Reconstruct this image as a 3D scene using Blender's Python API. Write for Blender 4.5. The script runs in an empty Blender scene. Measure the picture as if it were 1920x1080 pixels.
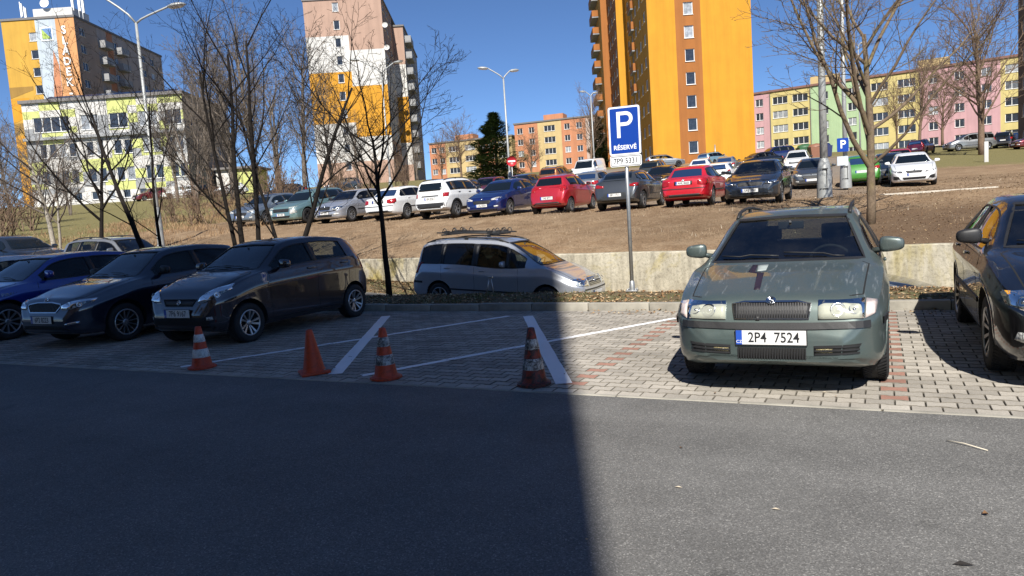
import bpy, bmesh, math, random
import numpy as np
from mathutils import Vector, Matrix, noise
from mathutils.bvhtree import BVHTree
R = math.radians
rnd = random.Random(7)
scene = bpy.context.scene
C = scene.collection

# ------------------------------------------------------------------ camera
CAM_H, PITCH, ROLL, YAW = 1.56, R(5.55), R(3.85), R(26.95)
cam_d = bpy.data.cameras.new('camera'); cam = bpy.data.objects.new('camera', cam_d); C.objects.link(cam)
cam_d.sensor_width = 36; cam_d.lens = 36*1365/1920; cam_d.clip_end = 3000; cam_d.clip_start = .05
f0 = Vector((-math.sin(YAW), math.cos(YAW), 0)); r0 = Vector((math.cos(YAW), math.sin(YAW), 0)); zz = Vector((0, 0, 1))
fw = math.cos(PITCH)*f0 - math.sin(PITCH)*zz
up0 = math.sin(PITCH)*f0 + math.cos(PITCH)*zz
rt = math.cos(ROLL)*r0 - math.sin(ROLL)*up0
up = math.sin(ROLL)*r0 + math.cos(ROLL)*up0
m = Matrix((rt, up, -fw)).transposed().to_4x4(); m.translation = (0, 0, CAM_H)
cam.matrix_world = m
scene.camera = cam

# ------------------------------------------------------------------ sky and sun
SUN_EL = R(43); SUN_H = Vector((-.404, .915, 0))          # the way shadows fall on the ground
w = bpy.data.worlds.new('World'); scene.world = w; w.use_nodes = True
nt = w.node_tree; bg = nt.nodes['Background']
sky = nt.nodes.new('ShaderNodeTexSky'); sky.sky_type = 'NISHITA'; sky.sun_disc = False
sky.sun_elevation = SUN_EL; sky.sun_rotation = math.atan2(-SUN_H.x, -SUN_H.y)
sky.altitude = 300; sky.air_density = .62; sky.dust_density = 0; sky.ozone_density = 8
nt.links.new(sky.outputs[0], bg.inputs[0]); bg.inputs[1].default_value = .07
sl = bpy.data.lights.new('sun', 'SUN'); sl.energy = 4.35; sl.angle = R(.53); sl.color = (1, .955, .88)
so = bpy.data.objects.new('sun', sl); C.objects.link(so)
so.rotation_euler = Vector((SUN_H.x*math.cos(SUN_EL), SUN_H.y*math.cos(SUN_EL), -math.sin(SUN_EL))).to_track_quat('-Z', 'Y').to_euler()
scene.view_settings.view_transform = 'Standard'; scene.view_settings.look = 'None'
scene.view_settings.gamma = 1; scene.view_settings.use_curve_mapping = False
scene.view_settings.exposure = .84

# ------------------------------------------------------------------ materials
MATS = {}
def nodes(name):
    m_ = bpy.data.materials.new(name); m_.use_nodes = True
    t = m_.node_tree; b = t.nodes['Principled BSDF']
    return m_, t, b
def N(t, typ, **kw):
    n = t.nodes.new(typ)
    for k, v in kw.items():
        if k in n.inputs: n.inputs[k].default_value = v
        else: setattr(n, k, v)
    return n
def col(c): return (c[0], c[1], c[2], 1)
def noise_tex(t, scale, detail=4, rough=.55, coord='Object', dist=0):
    tc = N(t, 'ShaderNodeTexCoord'); n = N(t, 'ShaderNodeTexNoise')
    n.inputs['Scale'].default_value = scale; n.inputs['Detail'].default_value = detail
    n.inputs['Roughness'].default_value = rough; n.inputs['Distortion'].default_value = dist
    t.links.new(tc.outputs[coord], n.inputs['Vector']); return n
def ramp(t, src, stops):
    r = N(t, 'ShaderNodeValToRGB'); e = r.color_ramp.elements
    while len(e) < len(stops): e.new(.5)
    for i, (p, c) in enumerate(stops):
        e[i].position = p; e[i].color = col(c) if not isinstance(c, (int, float)) else (c, c, c, 1)
    t.links.new(src, r.inputs[0]); return r
def mixc(t, fac, a, b, mode='MIX'):
    n = N(t, 'ShaderNodeMix', data_type='RGBA', blend_type=mode)
    for sock, v in ((n.inputs[0], fac), (n.inputs[6], a), (n.inputs[7], b)):
        if isinstance(v, (int, float)): sock.default_value = v
        elif isinstance(v, tuple): sock.default_value = col(v)
        else: t.links.new(v, sock)
    return n.outputs[2]
def bump(t, b, src, strength=.3, dist=.01):
    n = N(t, 'ShaderNodeBump'); n.inputs['Strength'].default_value = strength; n.inputs['Distance'].default_value = dist
    t.links.new(src, n.inputs['Height']); t.links.new(n.outputs[0], b.inputs['Normal'])
def mat(name, c, rough=.6, metal=0, var=.12, scale=6, bmp=0, bscale=40, coat=0, spec=.5, coord='Object'):
    """a plain surface with a little mottling"""
    if name in MATS: return MATS[name]
    m_, t, b = nodes(name)
    b.inputs['Roughness'].default_value = rough; b.inputs['Metallic'].default_value = metal
    b.inputs['Coat Weight'].default_value = coat; b.inputs['Coat Roughness'].default_value = .04
    b.inputs['Specular IOR Level'].default_value = spec
    if var:
        n = noise_tex(t, scale, 5, .6, coord)
        r = ramp(t, n.outputs[0], [(.25, tuple(x*(1-var) for x in c)), (.75, tuple(min(1, x*(1+var)) for x in c))])
        t.links.new(r.outputs[0], b.inputs['Base Color'])
    else: b.inputs['Base Color'].default_value = col(c)
    if bmp:
        n2 = noise_tex(t, bscale, 6, .65, coord); bump(t, b, n2.outputs[0], bmp, .01)
    MATS[name] = m_; return m_
def mat_asphalt(name, base, fleck):
    m_, t, b = nodes(name)
    v = N(t, 'ShaderNodeTexVoronoi'); tc = N(t, 'ShaderNodeTexCoord'); v.inputs['Scale'].default_value = 150
    t.links.new(tc.outputs['Object'], v.inputs['Vector'])
    sep = N(t, 'ShaderNodeSeparateColor'); t.links.new(v.outputs['Color'], sep.inputs[0])
    r1 = ramp(t, sep.outputs[0], [(0, tuple(x*.68 for x in base)), (.55, base), (.9, tuple(x*1.25 for x in base)), (1, fleck)])
    n1 = noise_tex(t, .35, 5, .6); r2 = ramp(t, n1.outputs[0], [(.3, .84), (.7, 1.10)])
    n3 = noise_tex(t, 2.2, 6, .7); r3 = ramp(t, n3.outputs[0], [(.35, .90), (.62, 1.06)])
    tc2 = N(t, 'ShaderNodeTexCoord'); mp = N(t, 'ShaderNodeMapping'); mp.inputs['Scale'].default_value = (.05, .9, 1); t.links.new(tc2.outputs['Object'], mp.inputs['Vector'])
    n5 = N(t, 'ShaderNodeTexNoise'); n5.inputs['Scale'].default_value = 1; n5.inputs['Detail'].default_value = 4; t.links.new(mp.outputs[0], n5.inputs['Vector']); r5 = ramp(t, n5.outputs[0], [(.35, .86), (.65, 1.07)])
    n6 = noise_tex(t, 1.1, 3, .5, 'Object', 1.5); r6 = ramp(t, n6.outputs[0], [(.66, 1.0), (.74, .80)])
    c1 = mixc(t, 1.0, r1.outputs[0], r2.outputs[0], 'MULTIPLY'); c2 = mixc(t, 1.0, c1, r3.outputs[0], 'MULTIPLY'); c2 = mixc(t, 1.0, c2, r5.outputs[0], 'MULTIPLY'); c2 = mixc(t, 1.0, c2, r6.outputs[0], 'MULTIPLY')
    t.links.new(c2, b.inputs['Base Color']); b.inputs['Roughness'].default_value = .8
    b.inputs['Specular IOR Level'].default_value = .35
    bump(t, b, v.outputs['Distance'], .4, .004)
    MATS[name] = m_; return m_
def mat_soil(name, stops, sc=1.6, bs=.7):
    m_, t, b = nodes(name)
    n1 = noise_tex(t, sc, 8, .68, 'Object', .6); n2 = noise_tex(t, 22, 6, .7); n3 = noise_tex(t, .22, 3, .5)
    r1 = ramp(t, n1.outputs[0], stops)
    r2 = ramp(t, n2.outputs[0], [(.3, .55), (.5, .95), (.72, 1.35)])
    r3 = ramp(t, n3.outputs[0], [(.3, .82), (.7, 1.15)])
    c = mixc(t, 1.0, r1.outputs[0], r2.outputs[0], 'MULTIPLY'); c = mixc(t, 1.0, c, r3.outputs[0], 'MULTIPLY')
    t.links.new(c, b.inputs['Base Color']); b.inputs['Roughness'].default_value = .95; b.inputs['Specular IOR Level'].default_value = .1
    bump(t, b, n2.outputs[0], bs, .03); MATS[name] = m_; return m_
def mat_paver(name, c, v=.22):
    m_, t, b = nodes(name)
    g = N(t, 'ShaderNodeNewGeometry'); oi = N(t, 'ShaderNodeObjectInfo')
    ad = N(t, 'ShaderNodeMath', operation='ADD'); t.links.new(g.outputs['Random Per Island'], ad.inputs[0]); t.links.new(oi.outputs['Random'], ad.inputs[1])
    fr = N(t, 'ShaderNodeMath', operation='FRACT'); t.links.new(ad.outputs[0], fr.inputs[0])
    r1 = ramp(t, fr.outputs[0], [(0, tuple(x*(1-v) for x in c)), (.5, c), (1, tuple(x*(1+v*.7) for x in c))])
    tcw = N(t, 'ShaderNodeNewGeometry')
    def ns(sc, det, ro):
        n = N(t, 'ShaderNodeTexNoise'); n.inputs['Scale'].default_value = sc; n.inputs['Detail'].default_value = det; n.inputs['Roughness'].default_value = ro
        t.links.new(tcw.outputs['Position'], n.inputs['Vector']); return n
    n1 = ns(1.1, 6, .65); r2 = ramp(t, n1.outputs[0], [(.3, .70), (.55, 1.0), (.75, 1.12)])
    n2 = ns(70, 4, .7); r3 = ramp(t, n2.outputs[0], [(.3, .8), (.7, 1.15)])
    n4 = ns(.42, 5, .6); r4 = ramp(t, n4.outputs[0], [(.38, .80), (.6, 1.05)])
    c1 = mixc(t, 1, r1.outputs[0], r2.outputs[0], 'MULTIPLY'); c1 = mixc(t, 1, c1, r3.outputs[0], 'MULTIPLY'); c1 = mixc(t, 1, c1, r4.outputs[0], 'MULTIPLY')
    t.links.new(c1, b.inputs['Base Color']); b.inputs['Roughness'].default_value = .85; b.inputs['Specular IOR Level'].default_value = .3
    bump(t, b, n2.outputs[0], .35, .004); MATS[name] = m_; return m_
def mat_paint(name, c, metal=.35, rough=.38, dirt=.25, coat=.9):
    """car paint with a thin film of dust"""
    key = 'paint_'+name
    if key in MATS: return MATS[key]
    m_, t, b = nodes(key)
    n = noise_tex(t, 3.2, 7, .7); n2 = noise_tex(t, 900, 1, .5)
    r = ramp(t, n.outputs[0], [(.42, 0.), (.78, dirt)])
    fl = ramp(t, n2.outputs[0], [(.35, tuple(x*.8 for x in c)), (.7, tuple(min(1, x*1.25) for x in c))])
    cc = mixc(t, r.outputs[0], fl.outputs[0], (.16, .15, .13))
    t.links.new(cc, b.inputs['Base Color'])
    b.inputs['Metallic'].default_value = metal; b.inputs['Roughness'].default_value = rough
    b.inputs['Coat Weight'].default_value = coat; b.inputs['Coat IOR'].default_value = 2.0
    rr = ramp(t, n.outputs[0], [(.3, .015), (.8, .015+dirt*.35)]); t.links.new(rr.outputs[0], b.inputs['Coat Roughness'])
    MATS[key] = m_; return m_
def mat_glass(name, tint, alpha_ior=2.2, rough=.0, haze=(0, .04), hc=(.3, .29, .27)):
    """thin pane: tinted transparency under a Fresnel reflection"""
    if name in MATS: return MATS[name]
    m_, t, b = nodes(name); t.nodes.remove(b)
    out = t.nodes['Material Output']
    tr = N(t, 'ShaderNodeBsdfTransparent'); tr.inputs[0].default_value = col(tint)
    gl = N(t, 'ShaderNodeBsdfGlossy'); gl.inputs['Roughness'].default_value = rough; gl.inputs[0].default_value = (1, 1, 1, 1)
    fr = N(t, 'ShaderNodeFresnel'); fr.inputs[0].default_value = alpha_ior
    n = noise_tex(t, 2.5, 5, .7); r = ramp(t, n.outputs[0], [(.4, haze[0]), (.9, haze[1])])
    di = N(t, 'ShaderNodeBsdfDiffuse'); di.inputs[0].default_value = col(hc)
    m1 = N(t, 'ShaderNodeMixShader'); m2 = N(t, 'ShaderNodeMixShader')
    t.links.new(r.outputs[0], m1.inputs[0]); t.links.new(tr.outputs[0], m1.inputs[1]); t.links.new(di.outputs[0], m1.inputs[2])
    t.links.new(fr.outputs[0], m2.inputs[0]); t.links.new(m1.outputs[0], m2.inputs[1]); t.links.new(gl.outputs[0], m2.inputs[2])
    t.links.new(m2.outputs[0], out.inputs[0]); MATS[name] = m_; return m_
def mat_pane(name, dark, light, share=.5):
    """house window: dark glass, or a pale curtain right behind it, window by window"""
    m_, t, b = nodes(name)
    oi = N(t, 'ShaderNodeObjectInfo'); n = noise_tex(t, 3.0, 3, .5)
    r = ramp(t, oi.outputs['Random'], [(0, dark), (share, dark), (min(1, share+.08), light), (1, tuple(x*1.25 for x in light))])
    r2 = ramp(t, n.outputs[0], [(.35, .65), (.65, 1.15)])
    t.links.new(mixc(t, 1, r.outputs[0], r2.outputs[0], 'MULTIPLY'), b.inputs['Base Color'])
    b.inputs['Roughness'].default_value = .05; b.inputs['Specular IOR Level'].default_value = .7
    MATS[name] = m_; return m_

# ------------------------------------------------------------------ mesh helpers
class MB:
    """collects geometry for ONE mesh"""
    def __init__(s): s.v = []; s.f = []; s.mi = []; s.sm = []
    def add(s, vs, fs, mi=0, sm=False):
        o = len(s.v); s.v.extend(vs)
        for f in fs: s.f.append([i+o for i in f]); s.mi.append(mi); s.sm.append(sm)
    def box(s, c, d, mi=0, rz=0, M=None):
        x, y, z = d[0]/2, d[1]/2, d[2]/2; cs, sn = math.cos(rz), math.sin(rz); vs = []
        for a in (-x, x):
            for b in (-y, y):
                for e in (-z, z):
                    p = (c[0]+a*cs-b*sn, c[1]+a*sn+b*cs, c[2]+e)
                    vs.append(tuple(M @ Vector(p)) if M else p)
        s.add(vs, [(0, 1, 3, 2), (4, 6, 7, 5), (0, 4, 5, 1), (2, 3, 7, 6), (0, 2, 6, 4), (1, 5, 7, 3)], mi)
    def cbox(s, c, d, b=.01, mi=0, rz=0):
        """box with chamfered edges"""
        bm = bmesh.new(); bmesh.ops.create_cube(bm, size=1)
        for v in bm.verts: v.co = Vector((v.co.x*d[0], v.co.y*d[1], v.co.z*d[2]))
        bmesh.ops.bevel(bm, geom=bm.edges[:], offset=b, segments=2, affect='EDGES', profile=.7)
        M = Matrix.Translation(c) @ Matrix.Rotation(rz, 4, 'Z')
        s.bm(bm, mi, M, True)
    def bm(s, bm, mi=0, M=None, sm=False):
        bm.verts.index_update()
        vs = [tuple(M @ v.co) if M else tuple(v.co) for v in bm.verts]
        s.add(vs, [[v.index for v in f.verts] for f in bm.faces], mi, sm); bm.free()
    def tube(s, pts, rad, n=8, mi=0, caps=True, sm=True):
        pts = [Vector(p) for p in pts]; k = len(pts)
        if isinstance(rad, (int, float)): rad = [rad]*k
        o = len(s.v); ref = None
        for i, p in enumerate(pts):
            d = (pts[min(i+1, k-1)]-pts[max(i-1, 0)])
            if d.length < 1e-9: d = Vector((0, 0, 1))
            d.normalize()
            if ref is None: ref = Vector((1, 0, 0)) if abs(d.x) < .8 else Vector((0, 1, 0))
            a = (ref - d*ref.dot(d)).normalized(); b = d.cross(a); ref = a
            for j in range(n):
                q = 2*math.pi*j/n; s.v.append(tuple(p+(a*math.cos(q)+b*math.sin(q))*rad[i]))
        for i in range(k-1):
            for j in range(n):
                j2 = (j+1) % n
                s.f.append([o+i*n+j, o+i*n+j2, o+(i+1)*n+j2, o+(i+1)*n+j]); s.mi.append(mi); s.sm.append(sm)
        if caps:
            s.f.append([o+j for j in range(n)][::-1]); s.mi.append(mi); s.sm.append(False)
            s.f.append([o+(k-1)*n+j for j in range(n)]); s.mi.append(mi); s.sm.append(False)
    def lathe(s, prof, n=24, mi=0, M=None, sm=True):
        """profile of (r, z) turned round z"""
        o = len(s.v); k = len(prof)
        for r_, z_ in prof:
            for j in range(n):
                q = 2*math.pi*j/n; p = Vector((r_*math.cos(q), r_*math.sin(q), z_)); s.v.append(tuple(M @ p) if M else tuple(p))
        for i in range(k-1):
            for j in range(n):
                j2 = (j+1) % n
                s.f.append([o+i*n+j, o+i*n+j2, o+(i+1)*n+j2, o+(i+1)*n+j]); s.mi.append(mi); s.sm.append(sm)
    def prism(s, poly, z0, z1, mi=0, M=None):
        n = len(poly); vs = [(x, y, z0) for x, y in poly]+[(x, y, z1) for x, y in poly]
        if M: vs = [tuple(M @ Vector(v)) for v in vs]
        fs = [list(range(n))[::-1], list(range(n, 2*n))]+[[i, (i+1) % n, n+(i+1) % n, n+i] for i in range(n)]
        s.add(vs, fs, mi)
    def quad(s, a, b, c, d, mi=0): s.add([tuple(a), tuple(b), tuple(c), tuple(d)], [(0, 1, 2, 3)], mi)
    def mesh(s, name, mats):
        me = bpy.data.meshes.new(name); me.from_pydata(s.v, [], s.f)
        me.polygons.foreach_set('material_index', s.mi); me.polygons.foreach_set('use_smooth', s.sm)
        for m_ in (mats if isinstance(mats, (list, tuple)) else [mats]): me.materials.append(m_)
        me.update(); return me
    def build(s, name, mats, parent=None, loc=None): return link(name, s.mesh(name, mats), parent, loc)
def link(name, me, parent=None, loc=None, rz=0):
    o = bpy.data.objects.new(name, me); C.objects.link(o)
    if parent: o.parent = parent
    if loc is not None: o.location = loc
    if rz: o.rotation_euler = (0, 0, rz)
    return o
def tag(o, label=None, cat=None, group=None, kind=None):
    if label: o['label'] = label
    if cat: o['category'] = cat
    if group: o['group'] = group
    if kind: o['kind'] = kind
    return o
def empty(name, loc, rz=0):
    o = bpy.data.objects.new(name, None); C.objects.link(o); o.location = loc; o.rotation_euler = (0, 0, rz); o.empty_display_size = .2
    return o
def copy_tree(o, parent=None):
    c = o.copy(); C.objects.link(c); c.parent = parent
    for k in ('label', 'category', 'group'):
        if parent is None and k in c: del c[k]
    for ch in list(o.children): copy_tree(ch, c)
    return c
def text_mesh(txt, size, mats, depth=.0, name='lettering', align='CENTER', xs=1.0, bold=0):
    cu = bpy.data.curves.new(name, 'FONT'); cu.body = txt; cu.size = size; cu.align_x = align; cu.align_y = 'CENTER'
    cu.extrude = depth; cu.resolution_u = 3; cu.offset = bold; cu.fill_mode = 'FRONT' if depth == 0 else 'BOTH'
    o = bpy.data.objects.new(name, cu); C.objects.link(o)
    dg = bpy.context.evaluated_depsgraph_get()
    me = bpy.data.meshes.new_from_object(o.evaluated_get(dg)); bpy.data.objects.remove(o)
    if xs != 1: me.transform(Matrix.Diagonal((xs, 1, 1, 1)))
    me.materials.clear(); me.materials.append(mats); me.name = name
    return me
def clip_poly(poly, a, b, c):
    """keep the side a*x + b*y <= c"""
    out = []
    for i in range(len(poly)):
        p, q = poly[i], poly[(i+1) % len(poly)]
        dp, dq = a*p[0]+b*p[1]-c, a*q[0]+b*q[1]-c
        if dp <= 0: out.append(p)
        if dp*dq < 0:
            k = dp/(dp-dq); out.append((p[0]+(q[0]-p[0])*k, p[1]+(q[1]-p[1])*k))
    return out
def clip_convex(poly, conv):
    """conv counter-clockwise"""
    for i in range(len(conv)):
        (x0, y0), (x1, y1) = conv[i], conv[(i+1) % len(conv)]
        a, b = (y1-y0), -(x1-x0); poly = clip_poly(poly, a, b, a*x0+b*y0)
        if len(poly) < 3: return []
    return poly
def smooth01(x): x = max(0., min(1., x)); return x*x*(3-2*x)
def lerp(a, b, t): return a+(b-a)*t
def interp(x, pts):
    if x <= pts[0][0]: return pts[0][1]
    for (x0, y0), (x1, y1) in zip(pts, pts[1:]):
        if x <= x1: return lerp(y0, y1, (x-x0)/(x1-x0))
    return pts[-1][1]
def cam_depth(s, t): return -math.sin(YAW)*s+math.cos(YAW)*t
def cw(X, D):
    """camera-heading frame (X to the right, D ahead) to world"""
    return (X*math.cos(YAW)-D*math.sin(YAW), X*math.sin(YAW)+D*math.cos(YAW))

# ================================================================== THE SETTING
def road_z(s): return interp(s, [(-60, 1.3), (-40, 1.15), (-25, .50), (-7.05, -.70), (3, -1.13), (12, -1.63), (40, -2.2)])
def wall_top(s): return .60-.012*(s+12) if s > -40 else .94
DZ = [(0, 1.35), (20, 1.38), (24, 1.44), (30, 1.62), (36, 1.95), (45, 2.62), (60, 3.85), (75, 5.2), (92, 6.7), (123, 8.8), (155, 9.3), (260, 11), (900, 14)]
def upper_z(s, t):
    d = cam_depth(s, t)
    z1 = interp(d, DZ)
    if t >= 24.3: return z1
    k = (t-17.28)/(24.3-17.28); z0 = wall_top(s)-.04
    ze = interp(cam_depth(s, 24.3), DZ)
    return z0+(ze-z0)*(k**.82 if k > 0 else 0)
def terr(s, t): return upper_z(s, t)

M_ASPH = mat_asphalt('fresh_asphalt', (.150, .146, .138), (.31, .30, .28))
M_ROAD = mat_asphalt('old_asphalt', (.20, .195, .185), (.33, .32, .30))
M_PAV = mat_paver('grey_concrete_paver', (.41, .376, .324))
M_RED = mat_paver('red_concrete_paver', (.35, .19, .145), .16)
M_SAND = mat('joint_sand', (.075, .066, .052), .95, var=.4, scale=30)
M_KERB = mat('kerb_concrete', (.31, .29, .245), .9, var=.38, scale=3, bmp=.3, bscale=60)
M_PAINT = mat('fresh_white_marking_paint', (.90, .90, .90), .55, var=.03, scale=9, bmp=.15, bscale=120)
M_LITTER = mat_soil('verge_soil', [(.25, (.075, .055, .035)), (.45, (.15, .115, .07)), (.62, (.11, .115, .05)), (.8, (.25, .2, .13))], 3.0)

# asphalt lane in front
mb = MB(); mb.quad((-160, -90, 0), (110, -90, 0), (110, 5.715, 0), (-160, 5.715, 0))
tag(mb.build('asphalt_lane', M_ASPH), 'dark new asphalt lane in the foreground', kind='structure')
mb = MB()
for i in range(-40, 12):
    mb.cbox((i+.5, 5.745, -.04), (.985, .052, .09), .006)
tag(mb.build('flush_edging', M_KERB), 'flush concrete edging between asphalt and block paving', kind='structure')

# block paving: bone-shaped pavers in half-lapped rows
bed = MB(); bed.quad((-160, 5.715, -.016), (110, 5.715, -.016), (110, 10.86, -.016), (-160, 10.86, -.016))
bed = tag(bed.build('parking_pavement', M_SAND), 'block paved parking bays of grey bone shaped pavers', kind='structure')
PL, PE, PW, ROW = .1, .0765, .0615, .1385
def paver_outline(sq=False, gap=.0031):
    a, e, w_ = PL-gap, PE-gap*1.9, PW-gap*1.9
    lo = [(-a, -e), (-.066, -e), (-.036, -w_), (.036, -w_), (.066, -e), (a, -e)]
    if sq: lo = [(-a, -e), (a, -e)]
    hi = [(a, e), (.066, e), (.036, w_), (-.036, w_), (-.066, e), (-a, e)]
    return lo+hi
def paver_geo(outl):
    n = len(outl)
    top = [(x*.955, y*.915, 0) for x, y in outl]; mid = [(x, y, -.005) for x, y in outl]; low = [(x, y, -.022) for x, y in outl]
    fs = [list(range(n))]
    for o in (0, n):
        fs += [[o+i, n+o+i, n+o+(i+1) % n, o+(i+1) % n] for i in range(n)]
    return top+mid+low, fs
PAV_V, PAV_F = paver_geo(paver_outline()); PAV_VS, PAV_FS = paver_geo(paver_outline(True))
cells = []
RED_LINES = [.085, -2.485, 2.66]
for j in range(37):
    y = 5.772+PE+j*ROW
    if y > 10.85-PE: break
    for i in range(-98, 26):
        x = i*.2+(.1 if j % 2 else 0)+.085
        red = (j % 2 == 0 and j >= 2) and any(abs(x-r_) < .1 for r_ in RED_LINES)
        cells.append((x, y, j, red))
def in_car(x, y): return any(abs(x-cx) < .75 and y > cy+.3 for cx, cy in ((-.79, 6.4), (1.63, 6.8), (-9.03, 7.4), (-11.65, 7.0), (-14.58, 6.8)))
def in_view(x, y):
    p = Vector((x, y, -CAM_H)); d = p.dot(fw)
    return d > .3 and abs(p.dot(rt)/d) < .72 and abs(p.dot(up)/d) < .42
order = sorted(range(len(cells)), key=lambda k: (not (in_view(*cells[k][:2]) and not in_car(*cells[k][:2])), cells[k][0]**2+cells[k][1]**2))
single = set([k for k in order if not cells[k][3]][:262]) | set([k for k in order if cells[k][3]][:34])
M_CHAM = mat('grimy_paver_edge', (.155, .138, .112), .95, var=.3, scale=25)
def geo_mesh(v, f, name, m_):
    n = len(v)//3; q = MB(); q.add(v, f[:1]); q.mi += [1]*(len(f)-1); q.sm += [False]*(len(f)-1); q.f += f[1:]; return q.mesh(name, [m_, M_CHAM])
me_p = geo_mesh(PAV_V, PAV_F, 'paver', M_PAV); me_r = geo_mesh(PAV_V, PAV_F, 'paver', M_RED); me_s = geo_mesh(PAV_VS, PAV_FS, 'paver', M_PAV)
rest = MB(); rest_r = MB(); tilt = {}
for k, (x, y, j, red) in enumerate(cells):
    dz = rnd.uniform(-.0026, .0008)+.006*(noise.noise(Vector((x*.7, y*.7, 3)))*.4)
    a = rnd.uniform(-.012, .012); rx, ry = rnd.uniform(-.012, .012), rnd.uniform(-.012, .012)
    tilt[k] = (dz, a, rx, ry)
    if k in single:
        o = link('paver', me_r if red else (me_s if j == 0 else me_p), bed, (x, y, dz)); o.rotation_euler = (rx, ry, a)
    else:
        V, F = (PAV_VS, PAV_FS) if j == 0 else (PAV_V, PAV_F)
        q = rest_r if red else rest; q.add([(x+vx-vy*a, y+vy+vx*a, dz+vz+rx*vy-ry*vx) for vx, vy, vz in V], F)
        q.mi[-len(F)+1:] = [1]*(len(F)-1)
tag(rest.build('farther_pavers', [M_PAV, M_CHAM], bed), kind='stuff'); tag(rest_r.build('farther_red_pavers', [M_RED, M_CHAM], bed), kind='stuff')

# painted crosses: paint on the paver tops and in the joints
def stripe(p, q, wd, jag=.006):
    p, q = Vector(p), Vector(q); d = (q-p).normalized(); n = Vector((-d.y, d.x))*wd/2
    k = max(2, int((q-p).length/.25)); L_, R_ = [], []
    for i in range(k+1):
        c = p.lerp(q, i/k); L_.append(c+n*(1+rnd.uniform(-jag, jag)*6)); R_.append(c-n*(1+rnd.uniform(-jag, jag)*6))
    return [[tuple(R_[i]), tuple(R_[i+1]), tuple(L_[i+1]), tuple(L_[i])] for i in range(k)], (p, q, wd)
def paint_stripes(name, label, segs, lift):
    mb = MB()
    for p, q, wd in segs:
        quads, _ = stripe(p, q, wd)
        for qd in quads:
            mb.add([(x, y, -.0006+lift) for x, y in qd], [(0, 1, 2, 3)])
            cx = sum(v[0] for v in qd)/4; cy = sum(v[1] for v in qd)/4
            for k, (x, y, j, red) in enumerate(cells):
                if abs(x-cx) > .36 or abs(y-cy) > .36: continue
                dz, a, rx, ry = tilt[k]
                out = [(x+vx-vy*a, y+vy+vx*a) for vx, vy, vz in (PAV_VS if j == 0 else PAV_V)[:(8 if j == 0 else 12)]]
                pl = clip_convex(out, qd)
                if len(pl) >= 3: mb.add([(u, v, .0022+lift+dz+rx*(v-y)-ry*(u-x)) for u, v in pl], [list(range(len(pl)))])
        lift += .0012
    tag(mb.build(name, M_PAINT), label, kind='structure')
paint_stripes('white_cross_marking', 'fresh white painted cross on the paved bay beside the dark hatchback',
              [((-7.70, 6.02), (-5.28, 10.2), .10), ((-5.28, 6.03), (-7.66, 10.18), .155)], .001)
paint_stripes('white_cross_marking', 'fresh white painted cross on the paved bay beside the grey green estate car',
              [((-4.91, 6.02), (-2.57, 10.03), .10), ((-4.94, 10.2), (-2.62, 6.08), .155)], .001)

# kerb stones
kerb = MB(); kerb.box((-25, 10.915, -.08), (130, .10, .1)); kerb = tag(kerb.build('kerb', M_SAND), 'low concrete kerb along the back of the bays', kind='structure')
ks = MB(); ks.cbox((0, 0, 0), (.985, .13, .2), .012); ks = ks.mesh('kerb_stone', M_KERB)
for i in range(-40, 14):
    o = link('kerb_stone', ks, kerb, (i+.32, 10.915+rnd.uniform(-.006, .006), .012+rnd.uniform(-.008, .006))); o.rotation_euler = (0, 0, rnd.uniform(-.006, .006))

def grid_mesh(name, ss, ts, zf, m_, label, fmat=None, attr=None, kind='structure'):
    vs = [(s, t, zf(s, t)) for t in ts for s in ss]; ns = len(ss)
    fs = [[a*ns+b, a*ns+b+1, (a+1)*ns+b+1, (a+1)*ns+b] for a in range(len(ts)-1) for b in range(ns-1)]
    q = MB(); q.add(vs, fs, 0, True); o = q.build(name, m_)
    if attr:
        at = o.data.color_attributes.new('cover', 'FLOAT_COLOR', 'POINT')
        for i, v in enumerate(vs): at.data[i].color = attr(v[0], v[1])
    return tag(o, label, kind=kind)
def fbm(x, y, sc, o=4): return noise.fractal(Vector((x*sc, y*sc, 1.7)), .9, 2.1, o)
# verge behind the kerb
def verge_z(s, t):
    k = smooth01((t-12.1)/1.15); zr = road_z(s)
    return lerp(.085+.05*math.sin(min(1, (t-10.97)/1.1)*1.6), zr, k)+.028*fbm(s, t, 1.6)
ss = np.arange(-46, 14.01, .2); ts = np.arange(10.98, 13.31, .115)
grid_mesh('verge', ss, ts, verge_z, M_LITTER, 'narrow verge of earth and dead leaves behind the kerb')
# road beyond, falling to the right
grid_mesh('lower_road', [-60, -40, -25, -16, -7.05, -2, 3, 7, 12, 40], [13.2, 15, 16.55], lambda s, t: road_z(s)+.006*(t-13.2), M_ROAD, 'sloping asphalt road below the retaining wall')
def foot_z(s, t): return road_z(s)-.02+.34*smooth01((t-16.35)/.6)+.02*fbm(s, t, 2.2)
grid_mesh('leafy_strip', np.arange(-46, 14.01, .25), np.arange(16.35, 17.06, .1), foot_z, M_LITTER, 'strip of fallen leaves along the foot of the retaining wall')

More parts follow.
